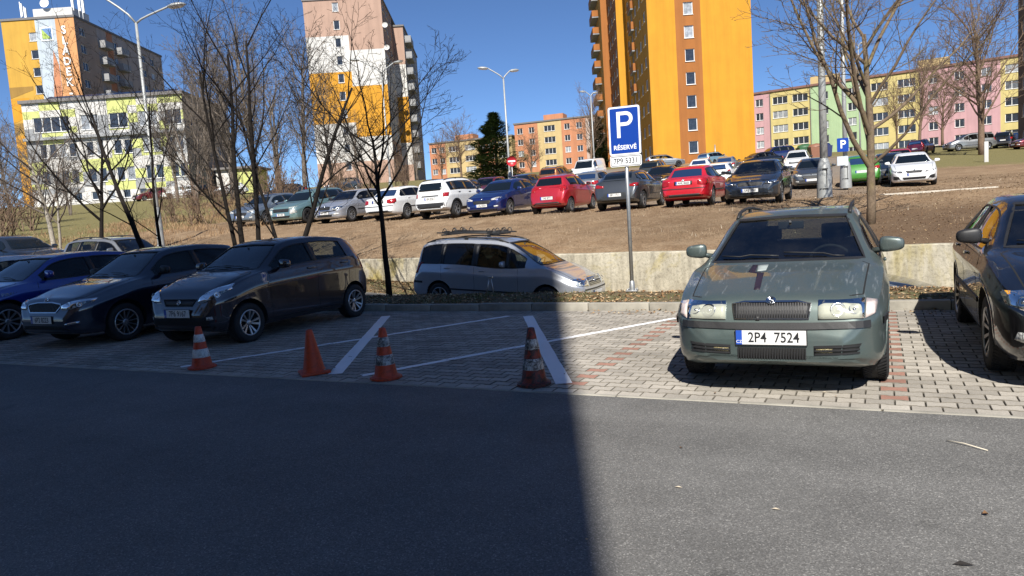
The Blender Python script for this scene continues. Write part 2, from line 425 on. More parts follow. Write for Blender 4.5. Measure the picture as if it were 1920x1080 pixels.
# retaining wall
def mat_wall():
    m_, t, b = nodes('weathered_concrete')
    n1 = noise_tex(t, 1.4, 8, .7, 'Object', .8); r1 = ramp(t, n1.outputs[0], [(.25, (.24, .21, .155)), (.5, (.42, .38, .29)), (.75, (.52, .48, .385))])
    n2 = noise_tex(t, .45, 6, .65, 'Object', 1.2); r2 = ramp(t, n2.outputs[0], [(.53, 0), (.66, .8)])
    c = mixc(t, r2.outputs[0], r1.outputs[0], (.34, .27, .07))
    tc = N(t, 'ShaderNodeTexCoord'); mp = N(t, 'ShaderNodeMapping'); mp.inputs['Scale'].default_value = (7, 7, .8); t.links.new(tc.outputs['Object'], mp.inputs['Vector'])
    n3 = N(t, 'ShaderNodeTexNoise'); n3.inputs['Scale'].default_value = 1; n3.inputs['Detail'].default_value = 6; t.links.new(mp.outputs[0], n3.inputs['Vector'])
    r3 = ramp(t, n3.outputs[0], [(.3, .68), (.55, 1.0), (.75, 1.15)]); c = mixc(t, 1, c, r3.outputs[0], 'MULTIPLY')
    n4 = noise_tex(t, 16, 6, .75); r4 = ramp(t, n4.outputs[0], [(.30, .5), (.50, 1), (.72, 1.12)]); c = mixc(t, 1, c, r4.outputs[0], 'MULTIPLY')
    t.links.new(c, b.inputs['Base Color']); b.inputs['Roughness'].default_value = .95; bump(t, b, n4.outputs[0], .5, .02); return m_
M_WALL = mat_wall()
wb = MB(); S = list(np.arange(-48, 14.01, .5)); n_ = len(S); vs = []
for s in S:
    a, zt_ = road_z(s)-.3, wall_top(s)+.012*fbm(s, 0, .8)
    vs += [(s, 17.0, a), (s, 17.0+.01*fbm(s, 3, .6), zt_-.02), (s, 17.03, zt_), (s, 17.27, zt_), (s, 17.29, zt_-.35)]
wb.add(vs, [[i*5+k, (i+1)*5+k, (i+1)*5+k+1, i*5+k+1] for i in range(n_-1) for k in range(4)], 0)
tag(wb.build('retaining_wall', M_WALL), 'low weathered concrete retaining wall with yellow lichen stains below the earth bank', 'wall')

# bank and the rising ground behind it
def mat_bank():
    m_ = mat_soil('bare_earth', [(.2, (.135, .088, .052)), (.42, (.225, .152, .092)), (.6, (.275, .195, .122)), (.8, (.36, .27, .18))], 1.2, .9)
    t = m_.node_tree; b = t.nodes['Principled BSDF']; src = b.inputs['Base Color'].links[0].from_socket
    vc = N(t, 'ShaderNodeVertexColor'); vc.layer_name = 'cover'
    sp = N(t, 'ShaderNodeSeparateColor'); t.links.new(vc.outputs[0], sp.inputs[0])
    n = noise_tex(t, .8, 8, .75); n9 = noise_tex(t, 9, 5, .7)
    gr = ramp(t, n9.outputs[0], [(.3, (.10, .095, .035)), (.55, (.19, .165, .075)), (.8, (.28, .235, .13))])
    ad = N(t, 'ShaderNodeMath', operation='MULTIPLY_ADD'); t.links.new(n.outputs[0], ad.inputs[0]); ad.inputs[1].default_value = 1.2; ad.inputs[2].default_value = -.6
    a2 = N(t, 'ShaderNodeMath', operation='ADD', use_clamp=True); t.links.new(ad.outputs[0], a2.inputs[0]); t.links.new(sp.outputs[0], a2.inputs[1])
    f = ramp(t, a2.outputs[0], [(.4, 0.), (.6, 1.)])
    c = mixc(t, f.outputs[0], src, gr.outputs[0])
    c = mixc(t, sp.outputs[1], c, (.105, .068, .043))       # darker earth towards the lower right of the bank
    c2 = mixc(t, sp.outputs[2], c, (.20, .19, .175))        # grey gravel of the upper car park
    t.links.new(c2, b.inputs['Base Color']); return m_
M_BANK = mat_bank()
def bank_z(s, t):
    z = upper_z(s, t)
    if t < 45:
        z += .05*fbm(s, t, .55)+.030*fbm(s, t, 2.3)*(1 if t < 25 else .3)
        if 22.5 < t < 25.6: z += .10*math.exp(-((t-24.1)/.8)**2)*(.5+fbm(s, 0, .35))
    return z
def cover(s, t):
    d = cam_depth(s, t); g = 0
    if s < -30: g = smooth01((-30-s)/6)*1.0
    if s > 2.5 and t > 50: g = max(g, smooth01((t-52)/10)*.95)
    if t > 95: g = max(g, .8)
    dk = 0
    if s > -3.5: dk = smooth01((s+3.5)/3)*smooth01((23.5-t)/3)*.75
    gv = 0
    if s < 0 and 30 < t < 88 and s > -30: gv = .25+.35*smooth01((t-45)/10)
    return (g, dk, gv, 1)
def spread(fine0, fine1, st, lo, hi, gr=1.22):
    a = list(np.arange(fine0, fine1+1e-6, st)); s_ = st
    while a[-1] < hi: s_ *= gr; a.append(a[-1]+s_)
    s_ = st
    while a[0] > lo: s_ *= gr; a.insert(0, a[0]-s_)
    return a
grid_mesh('ground', spread(-27, 8, .17, -900, 900), [t for t in spread(17.28, 26.5, .16, 17.2, 1200) if t > 17.27], bank_z, M_BANK, 'bare brown earth bank rising to the upper car park', attr=cover)

# dead leaves, straw and clods that nobody could count
def mat_leafbits(name, stops):
    m_, t, b = nodes(name); g = N(t, 'ShaderNodeNewGeometry')
    r = ramp(t, g.outputs['Random Per Island'], stops); t.links.new(r.outputs[0], b.inputs['Base Color'])
    b.inputs['Roughness'].default_value = .9; b.inputs['Specular IOR Level'].default_value = .15; MATS[name] = m_; return m_
M_LEAF = mat_leafbits('dead_leaf', [(0, (.12, .065, .033)), (.35, (.26, .15, .075)), (.65, (.38, .25, .13)), (.85, (.48, .35, .20)), (1, (.58, .47, .31))])
M_CLOD = mat_leafbits('clod_and_straw', [(0, (.15, .10, .06)), (.4, (.25, .175, .11)), (.8, (.35, .26, .175)), (.97, (.42, .33, .235)), (1, (.62, .56, .46))])
M_GRASS = mat_leafbits('verge_grass', [(0, (.06, .085, .02)), (.5, (.11, .13, .04)), (1, (.24, .20, .09))])
def scatter(name, label, n, s0, s1, t0, t1, zf, size, m_, dens=None, upright=0):
    vs, fs = [], []; rg = random.Random(len(name)*31+n)
    for i in range(n):
        s, t = rg.uniform(s0, s1), rg.uniform(t0, t1)
        if dens and rg.random() > dens(s, t): continue
        z = zf(s, t)+.006; a = rg.uniform(0, 6.28); L_ = size*rg.uniform(.5, 1.4); W_ = L_*rg.uniform(.35, .8); c, q = math.cos(a), math.sin(a)
        o = len(vs)
        if upright:
            h = L_*rg.uniform(.8, 1.6); lx, ly = rg.uniform(-.5, .5)*h, rg.uniform(-.5, .5)*h
            vs += [(s-c*.006, t-q*.006, z-.01), (s+c*.006, t+q*.006, z-.01), (s+lx, t+ly, z+h)]; fs.append([o, o+1, o+2]); continue
        l1, l2 = rg.uniform(-.1, .75)*L_*.5, rg.uniform(-.1, .75)*L_*.5; tw = rg.uniform(-.3, .3)*W_
        vs += [(s-c*L_/2, t-q*L_/2, z+l1), (s-q*W_/2, t+c*W_/2, z+tw), (s+c*L_/2, t+q*L_/2, z+l2), (s+q*W_/2, t-c*W_/2, z-tw*.3)]
        fs += [[o, o+1, o+3], [o+1, o+2, o+3]]
    q = MB(); q.add(vs, fs); tag(q.build(name, m_), label, kind='stuff')
def vd(s, t): return (.35+.65*smooth01(.5+1.5*fbm(s, t, .8)))*(1 if s > -6 else .8)
scatter('fallen_leaves', 'brown fallen leaves lying over the verge', 22000, -14, 4, 11.0, 13.2, verge_z, .058, M_LEAF, vd)
scatter('wall_foot_leaves', 'brown fallen leaves heaped at the foot of the retaining wall', 8000, -16, 5, 16.4, 17.0, foot_z, .06, M_LEAF)
scatter('verge_grass', 'thin grass blades in the verge', 9000, -14, 4, 11.05, 12.9, verge_z, .04, M_GRASS, lambda s, t: smooth01(.35+1.8*fbm(s+9, t, .7)), 1)
scatter('earth_clods', 'clods and dry straw strewn over the earth bank', 26000, -26, 7, 17.3, 25.5, bank_z, .036, M_CLOD, lambda s, t: .3+.7*smooth01(.5+1.4*fbm(s, t, .5)))
scatter('bank_leaves', 'dark dead leaves on the bank beside the big tree', 7000, -3.5, 8, 17.3, 28, bank_z, .045, M_LEAF)
scatter('upper_clods', 'clods and straw on the ground around the upper parked cars', 9000, -28, 9, 25.5, 45, bank_z, .09, M_CLOD)
scatter('bay_leaves', 'a few dead leaves on the paving by the kerb', 420, -4.2, 3, 10.3, 10.84, lambda s, t: .004, .045, M_LEAF)
scatter('lane_leaves', 'a few dry leaf scraps on the asphalt', 26, -3, 4, 2.4, 10, lambda s, t: .002, .04, M_LEAF)
scatter('dry_tufts', 'patches of short dry grass on the earth bank', 22000, -26, 8, 17.4, 26, bank_z, .075, M_CLOD, lambda s, t: smooth01(1.6*fbm(s+31, t, .45)-.05), 1)

# ================================================================== BUILDINGS
def plaster(name, c):
    """rendered facade with faint rain streaks and patches"""
    k = 'plaster_'+name
    if k in MATS: return MATS[k]
    m_ = mat(k, tuple(x*.76 for x in c), .9, var=.08, scale=.5, bmp=.12, bscale=8); t = m_.node_tree; b = t.nodes['Principled BSDF']; src = b.inputs['Base Color'].links[0].from_socket
    tc = N(t, 'ShaderNodeTexCoord'); mp = N(t, 'ShaderNodeMapping'); mp.inputs['Scale'].default_value = (1.3, 1.3, .07); t.links.new(tc.outputs['Object'], mp.inputs['Vector'])
    n = N(t, 'ShaderNodeTexNoise'); n.inputs['Scale'].default_value = 1; n.inputs['Detail'].default_value = 6; n.inputs['Roughness'].default_value = .65; t.links.new(mp.outputs[0], n.inputs['Vector'])
    r = ramp(t, n.outputs[0], [(.3, .84), (.55, 1.0), (.8, 1.05)]); t.links.new(mixc(t, 1, src, r.outputs[0], 'MULTIPLY'), b.inputs['Base Color']); return m_
M_ORANGE = plaster('amber', (.70, .33, .024)); M_RUST = plaster('rust', (.42, .155, .035)); M_MUST = plaster('mustard', (.66, .38, .06))
M_WHITE = plaster('white', (.74, .72, .68)); M_PINKBR = plaster('dusty_brown', (.50, .33, .25)); M_SALMON = plaster('salmon', (.62, .27, .14))
M_CREAM = plaster('cream', (.66, .50, .24)); M_PINK = plaster('pink', (.64, .38, .40)); M_YEL = plaster('pale_yellow', (.70, .58, .24)); M_GREEN = plaster('pale_green', (.46, .62, .36))
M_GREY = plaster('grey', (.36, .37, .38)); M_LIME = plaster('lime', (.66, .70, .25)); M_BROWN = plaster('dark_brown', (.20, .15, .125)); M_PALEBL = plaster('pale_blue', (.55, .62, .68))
M_FRAME = mat('white_window_frame', (.74, .74, .72), .5, var=.05)
M_PANE = mat_pane('window_pane', (.035, .042, .055), (.30, .32, .34), .72)
M_PANEL = mat('solar_panel', (.012, .018, .045), .12, var=.2, scale=2)
M_ROOFG = mat('roof_sheet', (.16, .15, .145), .8, var=.2)
M_METAL = mat('galvanised_steel', (.44, .45, .45), .45, .75, var=.18, scale=14)
M_LAMP = mat('lamp_post_paint', (.36, .37, .36), .5, .3, var=.15, scale=8)
M_GLOBE = mat('lamp_diffuser', (.75, .75, .72), .25, var=.04)
M_RAIL = mat('balcony_panel', (.27, .27, .27), .6, var=.12)
WIN = {}
def window_mesh(w_, h_, n_mul, fr=.075):
    k = (round(w_, 2), round(h_, 2), n_mul)
    if k not in WIN:
        a = MB(); y = .13
        a.box((w_/2, y, fr/2), (w_, .06, fr)); a.box((w_/2, y, h_-fr/2), (w_, .06, fr))
        a.box((fr/2, y+.002, h_/2), (fr, .06, h_)); a.box((w_-fr/2, y+.002, h_/2), (fr, .06, h_))
        for i in range(1, n_mul+1): a.box((w_*i/(n_mul+1), y+.001, h_/2), (fr*1.2, .056, h_-2*fr+.01))
        a.box((w_/2, -.03, -.03), (w_+.1, .14, .035))
        p = MB(); p.quad((.02, .15, .02), (w_-.02, .15, .02), (w_-.02, .15, h_-.02), (.02, .15, h_-.02))
        WIN[k] = (a.mesh('window', M_FRAME), p.mesh('pane', M_PANE))
    return WIN[k]
def facade(wall, root, O, ang, W_, H_, wins, cf=lambda u, v: 0, bu=(), bv=(), deep=.2, objs=True):
    """wall with real window recesses. O: bottom left corner seen from outside, ang: direction of 'right'. wins: (u, v, w, h, mullions)"""
    U = Vector((math.cos(ang), math.sin(ang), 0)); I = Vector((-U.y, U.x, 0)); O = Vector(O)
    us = sorted(set([0, W_]+[round(x, 3) for x in bu]+[round(x, 3) for q in wins for x in (q[0], q[0]+q[2])])); us = [x for x in us if 0 <= x <= W_]
    vs = sorted(set([0, H_]+[round(x, 3) for x in bv]+[round(x, 3) for q in wins for x in (q[1], q[1]+q[3])])); vs = [x for x in vs if 0 <= x <= H_]
    P = lambda u, v, d=0: O+U*u+zz*v+I*d
    for i in range(len(us)-1):
        for j in range(len(vs)-1):
            u, v = (us[i]+us[i+1])/2, (vs[j]+vs[j+1])/2
            if any(q[0] < u < q[0]+q[2] and q[1] < v < q[1]+q[3] for q in wins): continue
            wall.quad(P(us[i], vs[j]), P(us[i+1], vs[j]), P(us[i+1], vs[j+1]), P(us[i], vs[j+1]), cf(u, v))
    for (u, v, w_, h_, nm) in wins:
        c = cf(u-.05, v+h_/2); A = [P(u, v), P(u+w_, v), P(u+w_, v+h_), P(u, v+h_)]; B = [P(u, v, deep), P(u+w_, v, deep), P(u+w_, v+h_, deep), P(u, v+h_, deep)]
        for k in range(4): wall.quad(A[k], B[k], B[(k+1) % 4], A[(k+1) % 4], c)
        if objs:
            f, p = window_mesh(w_, h_, nm)
            o = link('window', f, root, P(u, v), ang); link('pane', p, o)
        else: wall.quad(*B, 1)
def balcony(root, x, y, z, ang, w_=3.0, d=1.1, h=1.0, m_=None):
    b = MB(); M = Matrix.Translation((x, y, z)) @ Matrix.Rotation(ang, 4, 'Z')
    b.box((w_/2, -d/2, -.08), (w_, d, .16), 0, 0, M); b.box((w_/2, -d+.03, h/2+.05), (w_, .06, h), 1, 0, M)
    for q in (.03, w_-.03): b.box((q, -d/2, h/2+.05), (.05, d-.1, h), 1, 0, M)
    b.build('balcony', [M_GREY, m_ or M_RAIL], root)
def roof_slab(root, poly, z, h=.35, m_=None, name='roof'):
    b = MB(); b.prism(poly, z, z+h); return b.build(name, m_ or M_ROOFG, root)
FL = 2.8
# ---- amber tower
a = R(-2.5); x0, y0 = cw(18.75, 92); root = empty('apartment_tower', (x0, y0, 6.2), YAW+a)
tag(root, 'tall amber apartment tower with a rust brown stripe of single windows', 'building')
wall = MB(); H_ = 38
wins = [(12.6*.352, 1.75+FL*i, 1.15, 1.5, 0) for i in range(12)]
facade(wall, root, (0, 0, 0), 0, 12.6, H_, wins, lambda u, v: 2 if v < .55 else (1 if .27*12.6 < u < .516*12.6 else 0), (.27*12.6, .516*12.6), (.55,))
def side_wins(L_, n, step, off=.8, w_=1.5): return [(off+step*i, 1.75+FL*k, w_, 1.45, 1) for i in range(n) for k in range(12)]
facade(wall, root, (0, 20, 0), -math.pi/2, 20, H_, side_wins(20, 5, 3.8, 1.2, 1.8), lambda u, v: 0)
facade(wall, root, (-1.4, 20, 0), 0, 1.4, H_, [], lambda u, v: 0)
facade(wall, root, (-1.4, 32, 0), -math.pi/2, 12, H_, side_wins(12, 3, 3.6, 1.2, 1.8), lambda u, v: 1)
facade(wall, root, (-2.5, 32, 0), 0, 1.1, H_, [], lambda u, v: 1)
facade(wall, root, (-2.5, 45, 0), -math.pi/2, 13, H_, [], lambda u, v: 0)
wall.quad((12.6, 0, 0), (12.6, 45, 0), (12.6, 45, H_), (12.6, 0, H_), 0); wall.quad((12.6, 45, 0), (-2.5, 45, 0), (-2.5, 45, H_), (12.6, 45, H_), 0)
wall.build('wall', [M_ORANGE, M_RUST, plaster('plinth', (.42, .25, .12))], root)
for k in range(1, 13):
    balcony(root, 0, 14.6, k*FL+.4, -math.pi/2, 3.2, .45, m_=M_RUST); balcony(root, -2.5, 42, k*FL+.4, -math.pi/2, 6, 1.1, m_=M_RUST)
roof_slab(root, [(-.2, -.2), (12.8, -.2), (12.8, 45.2), (-2.7, 45.2), (-2.7, 31.8), (-1.6, 31.8), (-1.6, 19.8), (-.2, 19.8)], H_)
b = MB(); b.tube([(7.6, -.12, 0), (7.6, -.12, 2.6)], .07, 6); b.build('pipe', M_METAL, root)

# ---- brown, white and amber tower
a = R(1.5); x0, y0 = cw(-31.0, 123); root = empty('apartment_tower', (x0, y0, 8.2), YAW+a)
tag(root, 'tall apartment tower banded dusty brown, white and amber behind the bare trees', 'building')
wall = MB(); H_ = 30.6; top = H_
def cz(u, v, W_=12.7):
    s = (top-v)/2.86; q = .0 if u < .55*W_ else .85
    if s < 2.02+q: return 0
    if s < 4.05+q: return 1
    if s < 6.95+q: return 2
    return 1 if s < 9.2 else 0
bv = [top-2.86*s for s in (2.02, 2.87, 4.05, 4.9, 6.95, 7.8, 9.2)]
wins = [(12.7*.37, top-.45-1.45-2.86*i, 1.0, 1.45, 0) for i in range(10)]
facade(wall, root, (0, 0, 0), 0, 12.7, H_, wins, cz, (.55*12.7,), bv)
facade(wall, root, (12.7, 0, 0), math.pi/2, 13, H_, [(1.2+4*i, top-1.9-2.86*k, 1.8, 1.4, 1) for i in range(3) for k in range(10)], lambda u, v: 0 if (top-v)/2.86 < 3 or (top-v)/2.86 > 8 else 1, (), [top-2.86*3, top-2.86*8])
facade(wall, root, (12.7, 13, 0), 0, 2.0, H_-1.5, [], lambda u, v: cz(12, v), (), bv)
facade(wall, root, (14.7, 13, 0), math.pi/2, 26, H_-1.5, [(1+3.6*i, top-3.4-2.86*k, 1.8, 1.4, 1) for i in range(6) for k in range(9)], lambda u, v: 3)
facade(wall, root, (0, 39, 0), -math.pi/2, 39, H_, [], lambda u, v: 0)
wall.quad((14.7, 39, 0), (0, 39, 0), (0, 39, H_), (14.7, 39, H_-1.5), 0)
wall.build('wall', [M_PINKBR, M_WHITE, M_ORANGE, M_GREY], root)
for k in range(9): balcony(root, 14.7, 14.2, top-3.9-2.86*k, math.pi/2, 5.0, 1.2)
roof_slab(root, [(-.15, -.15), (12.85, -.15), (12.85, 13.1), (12.85, 39), (-.15, 39)], H_, .3)
roof_slab(root, [(12.6, 12.8), (14.9, 12.8), (14.9, 39.1), (12.6, 39.1)], H_-1.5, .3)
for z in (top-4.6, top-8.2):
    b = MB(); b.lathe([(0, 0), (.3, .05), (.45, .18), (.47, .2)], 16, 0, Matrix.Translation((13.1, -.1, z)) @ Matrix.Rotation(R(75), 4, 'X')); b.build('satellite_dish', M_WHITE, root)
for x in (3, 5.5):
    b = MB(); b.tube([(x, 3, H_), (x, 3, H_+2.4)], .05, 5); b.build('antenna', M_METAL, root)

# ---- painted tower at the far left with vertical lettering
a = 0; x0, y0 = cw(-79.7, 122); root = empty('apartment_tower', (x0, y0, 7.0), YAW)
tag(root, 'apartment tower with a painted gable and tall vertical white lettering at the far left', 'building')
wall = MB(); H_ = 31.5; GW = 11.8
wins = [(GW*.36, H_-2.0-1.4-2.8*i, 1.2, 1.4, 0) for i in range(9)]
facade(wall, root, (0, 0, 0), 0, GW, H_, wins, lambda u, v: 0 if u < .46*GW else 1, (.46*GW,))
facade(wall, root, (GW, 0, 0), math.pi/2, 30, H_, [(1.2+3.4*i, H_-2.6-2.8*k, 1.6, 1.4, 1) for i in (0, 3, 6, 7) for k in range(10)], lambda u, v: 3 if u < 6.5 else (4 if 9.4 < u < 11.4 else 5), (6.5, 9.4, 11.4))
facade(wall, root, (GW, 30, 0), math.pi/2, 26, H_-7, [(1.2+3.4*i, H_-10-2.8*k, 1.6, 1.4, 1) for i in range(7) for k in range(7)], lambda u, v: 3)
wall.quad((0, 56, 0), (0, 0, 0), (0, 0, H_), (0, 56, H_), 0); wall.quad((GW, 30, H_-7), (0, 30, H_-7), (0, 30, H_), (GW, 30, H_), 5)
wall.build('wall', [M_MUST, M_PALEBL, M_SALMON, plaster('light_taupe', (.50, .38, .30)), M_SALMON, plaster('taupe', (.55, .46, .40))], root)
for c0 in (6.6, 12.0):
    for k in range(10): balcony(root, GW, c0, H_-3.2-2.8*k, math.pi/2, 2.7, 1.2)
def mural(poly, m_, d):
    b = MB(); b.add([(x, d, z) for x, z in poly], [list(range(len(poly)))]); b.build('mural', m_, root)
M_PEACH = plaster('peach', (.72, .36, .15))
mural([(8.55, 0), (GW, 0), (GW, H_), (8.75, H_), (8.55, 18)], M_PEACH, -.02)
mural([(5.2, 0), (8.55, 0), (8.55, 24), (7.9, 26.5)], M_SALMON, -.025)
mural([(0, 19.2), (3.9, 20.4), (3.9, 21.0), (0, 21.0)], plaster('ochre_shade', (.38, .22, .05)), -.025)
mural([(0, 13.2), (3.0, 14.6), (3.0, 15.2), (0, 15.2)], plaster('ochre_shade', (.38, .22, .05)), -.025)
mural([(0, 9.6), (2.8, 10.8), (2.8, 13.2), (0, 13.2)], M_ORANGE, -.024)
mural([(0, 15.2), (3.0, 16.4), (3.0, 19.2), (0, 19.2)], M_ORANGE, -.024)
mural([(0, 0), (3.0, 0), (3.0, 8.0), (3.9, 13.0), (5.6, 16.8), (6.6, 17.5), (6.5, 0)], M_PALEBL, -.015)
mural([(0, 0), (1.5, 0), (1.9, 8.4), (0, 8.4)], M_ORANGE, -.03)
M_LET = mat('letter_white', (.82, .82, .80), .5, var=.03)
for i, ch in enumerate('SLÁDEK-S'):
    o = link('letter', text_mesh(ch, 1.72, M_LET, .06, 'letter', bold=.05), root, (10.0, -.08, H_-2.0-1.66*i)); o.rotation_euler = (R(90), 0, 0)
b = MB(); b.box((7.2, -.05, H_-2.4), (2.0, .06, 2.2), 0); b.box((7.2, -.09, H_-2.4), (1.6, .03, 1.75), 1)
b.add([(6.45, -.115, H_-1.6), (6.45, -.115, H_-3.2), (7.9, -.115, H_-3.2)], [(0, 1, 2)], 2); b.build('gable_emblem', [M_LET, mat('emblem_blue', (.12, .22, .42), .5), mat('emblem_green', (.34, .45, .10), .5)], root)
roof_slab(root, [(-.15, -.15), (GW+.15, -.15), (GW+.15, 30.1), (-.15, 30.1)], H_, .35)
b = MB(); b.box((6.5, 6, H_+1.5), (6.5, 5, 2.4)); b.build('roof_house', M_WHITE, root)
for x, h in ((.9, 4.2), (1.5, 3.4), (9.5, 5.2), (10.6, 4.8), (11.2, 4.0)):
    b = MB(); b.tube([(x, 4, H_), (x, 4, H_+h)], .07, 6); b.box((x+.22, 4, H_+h*.68), (.3, .25, h*.5)); b.build('antenna', M_LET, root)
b = MB(); b.lathe([(0, 0), (.5, .08), (.75, .3)], 18, 0, Matrix.Translation((5.6, 3.3, H_+3.4)) @ Matrix.Rotation(R(80), 4, 'X')); b.build('satellite_dish', M_LET, root)

# ---- white and lime office block
x0, y0 = cw(-61.5, 96); root = empty('office_block', (x0, y0, 5.8), YAW+R(.3))
tag(root, 'low white office block with lime and grey panels and solar panels on the roof', 'building')
wall = MB(); H_ = 14.4; W_ = 20.6; T = H_
rows = [(T-1.85-1.9, 1.9), (T-5.3-1.75, 1.75), (T-8.75-1.75, 1.75), (T-11.7-1.05, 1.05)]
cols0 = [(1.2, 4.6, 3), (7.3, 2.3, 1), (11.0, 2.35, 1), (14.8, 2.4, 1), (18.1, 2.2, 1)]
cols1 = [(1.6, .95, 0), (2.85, .95, 0), (4.1, .95, 0), (5.35, .95, 0), (7.6, 1.0, 0), (8.95, 1.0, 0), (11.2, 1.05, 0), (12.55, 1.05, 0), (15.0, 1.05, 0), (16.3, 1.0, 0), (18.3, 1.0, 0), (19.4, .9, 0)]
wins = [(u, rows[0][0], w_, rows[0][1], n) for u, w_, n in cols0]+[(u, rows[r_][0], w_, rows[r_][1], n) for r_ in (1, 2) for u, w_, n in cols1]
wins += [(u, rows[3][0], 1.0, 1.05, 0) for u in (5.4, 7.6, 9.7, 11.7, 13.8, 15.8)]
rg = random.Random(5); pal = {}
bu = [0, 2.2, 4.9, 6.8, 9.6, 10.9, 13.5, 14.7, 17.4, 18.6]; bv = [1.9, 3.4, 4.1, 5.3, 6.9, 7.9, 9.1, 10.4, 11.2, 12.4, 13.4]
def cb(u, v):
    if v < 2.4: return 0
    i = sum(1 for x in bu if u > x); j = sum(1 for x in bv if v > x)
    if (i, j) not in pal: pal[(i, j)] = rg.choice([0, 0, 1, 1, 2, 2])
    return pal[(i, j)]
facade(wall, root, (0, 0, 0), 0, W_, H_, wins, cb, bu, bv)
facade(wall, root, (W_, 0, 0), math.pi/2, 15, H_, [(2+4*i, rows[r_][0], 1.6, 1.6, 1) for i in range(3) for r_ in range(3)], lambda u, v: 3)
wall.quad((0, 15, 0), (0, 0, 0), (0, 0, H_), (0, 15, H_), 0); wall.quad((W_, 15, 0), (0, 15, 0), (0, 15, H_), (W_, 15, H_), 0)
wall.build('wall', [M_WHITE, M_LIME, M_GREY, plaster('shade_grey', (.27, .27, .27))], root)  # last plaster: end wall coloured darker, its shade painted in
b = MB(); b.box((W_/2, -.25, T-4.6), (W_+.1, .5, .35)); b.build('cornice', M_GREY, root)
roof_slab(root, [(-.25, -.3), (W_+.25, -.3), (W_+.25, 15.2), (-.25, 15.2)], H_, .4)
for i in range(11):
    b = MB(); M = Matrix.Translation((3.4+1.55*i, 1.2, H_+.75)) @ Matrix.Rotation(R(24), 4, 'X'); b.box((0, 0, 0), (1.48, 1.3, .05), 0, 0, M); b.build('solar_panel', M_PANEL, root)
x0, y0 = cw(-40.2, 103); root = empty('annex_building', (x0, y0, 6.6), YAW)
tag(root, 'small pale lime annex with a flat grey roof beside the office block', 'building')
wall = MB(); facade(wall, root, (0, 0, 0), 0, 5.2, 4.2, [(1.8, 1.2, .9, 1.5, 0)], lambda u, v: 0 if u < 2.7 else 1, (2.7,)); facade(wall, root, (5.2, 0, 0), math.pi/2, 6, 4.2, [], lambda u, v: 1)
wall.quad((0, 6, 0), (0, 0, 0), (0, 0, 4.2), (0, 6, 4.2), 0); wall.build('wall', [M_WHITE, M_LIME], root); roof_slab(root, [(-.4, -.5), (5.8, -.5), (5.8, 6.3), (-.4, 6.3)], 4.2, .3)

# ---- pastel row on the right
a = math.atan2(-25.0, 38.2); x0, y0 = cw(51.3, 153); root = empty('apartment_row', (x0, y0, 7.6), YAW+a)
tag(root, 'long five storey apartment row in pink, yellow and green bands', 'building')
wall = MB(); H_ = 15.6
def along(px):           # distance along the front for a direction of view
    q = (px-960)/1365*1.0+.028; return (q*153-51.3)/(.837+.548*q)
secs = [(0, 4.3, 0), (4.3, 12.0, 1), (12.0, 22.0, 2), (22.0, 31.0, 1), (31.0, 43.2, 0), (43.2, 56, 1)]
wins = []
for u0, u1, k in secs:
    if k == 1:
        n = max(2, round((u1-u0)/4.4)); st = (u1-u0)/n
        for i in range(n):
            for r_ in range(5): wins.append((u0+st*i+(st-2.9)/2, H_-1.1-1.45-2.8*r_, 2.9, 1.45, 2))
    else:
        n = max(1, round((u1-u0)/4.0)); st = (u1-u0)/n
        for i in range(n):
            for r_ in range(5): wins.append((u0+st*i+(st-1.5)/2, H_-1.1-1.45-2.8*r_-(.0 if k == 0 else .25), 1.5, 1.45, 1))
facade(wall, root, (0, 0, 0), 0, 56, H_, wins, lambda u, v: 3 if v < .6 else [k for a_, b_, k in secs if a_ <= u <= b_][0], [s_[0] for s_ in secs], (.6,))
wall.quad((0, 12, 0), (0, 0, 0), (0, 0, H_), (0, 12, H_), 0); wall.quad((56, 0, 0), (56, 12, 0), (56, 12, H_), (56, 0, H_), 0); wall.quad((56, 12, 0), (0, 12, 0), (0, 12, H_), (56, 12, H_), 0)
wall.build('wall', [M_PINK, M_YEL, M_GREEN, M_ROOFG], root); roof_slab(root, [(-.2, -.25), (56.2, -.25), (56.2, 12.2), (-.2, 12.2)], H_, .4, mat('roof_edge_red', (.20, .10, .08), .8))
for x in (14, 33):
    b = MB(); b.box((x, 5, H_+1.3), (5, 4, 1.9)); b.build('roof_house', M_CREAM, root)
for u in (4.3, 12.0, 22.0, 31.0):
    b = MB(); b.box((u, -.13, H_/2), (.12, .12, H_-.6)); b.build('downpipe', M_ROOFG, root)

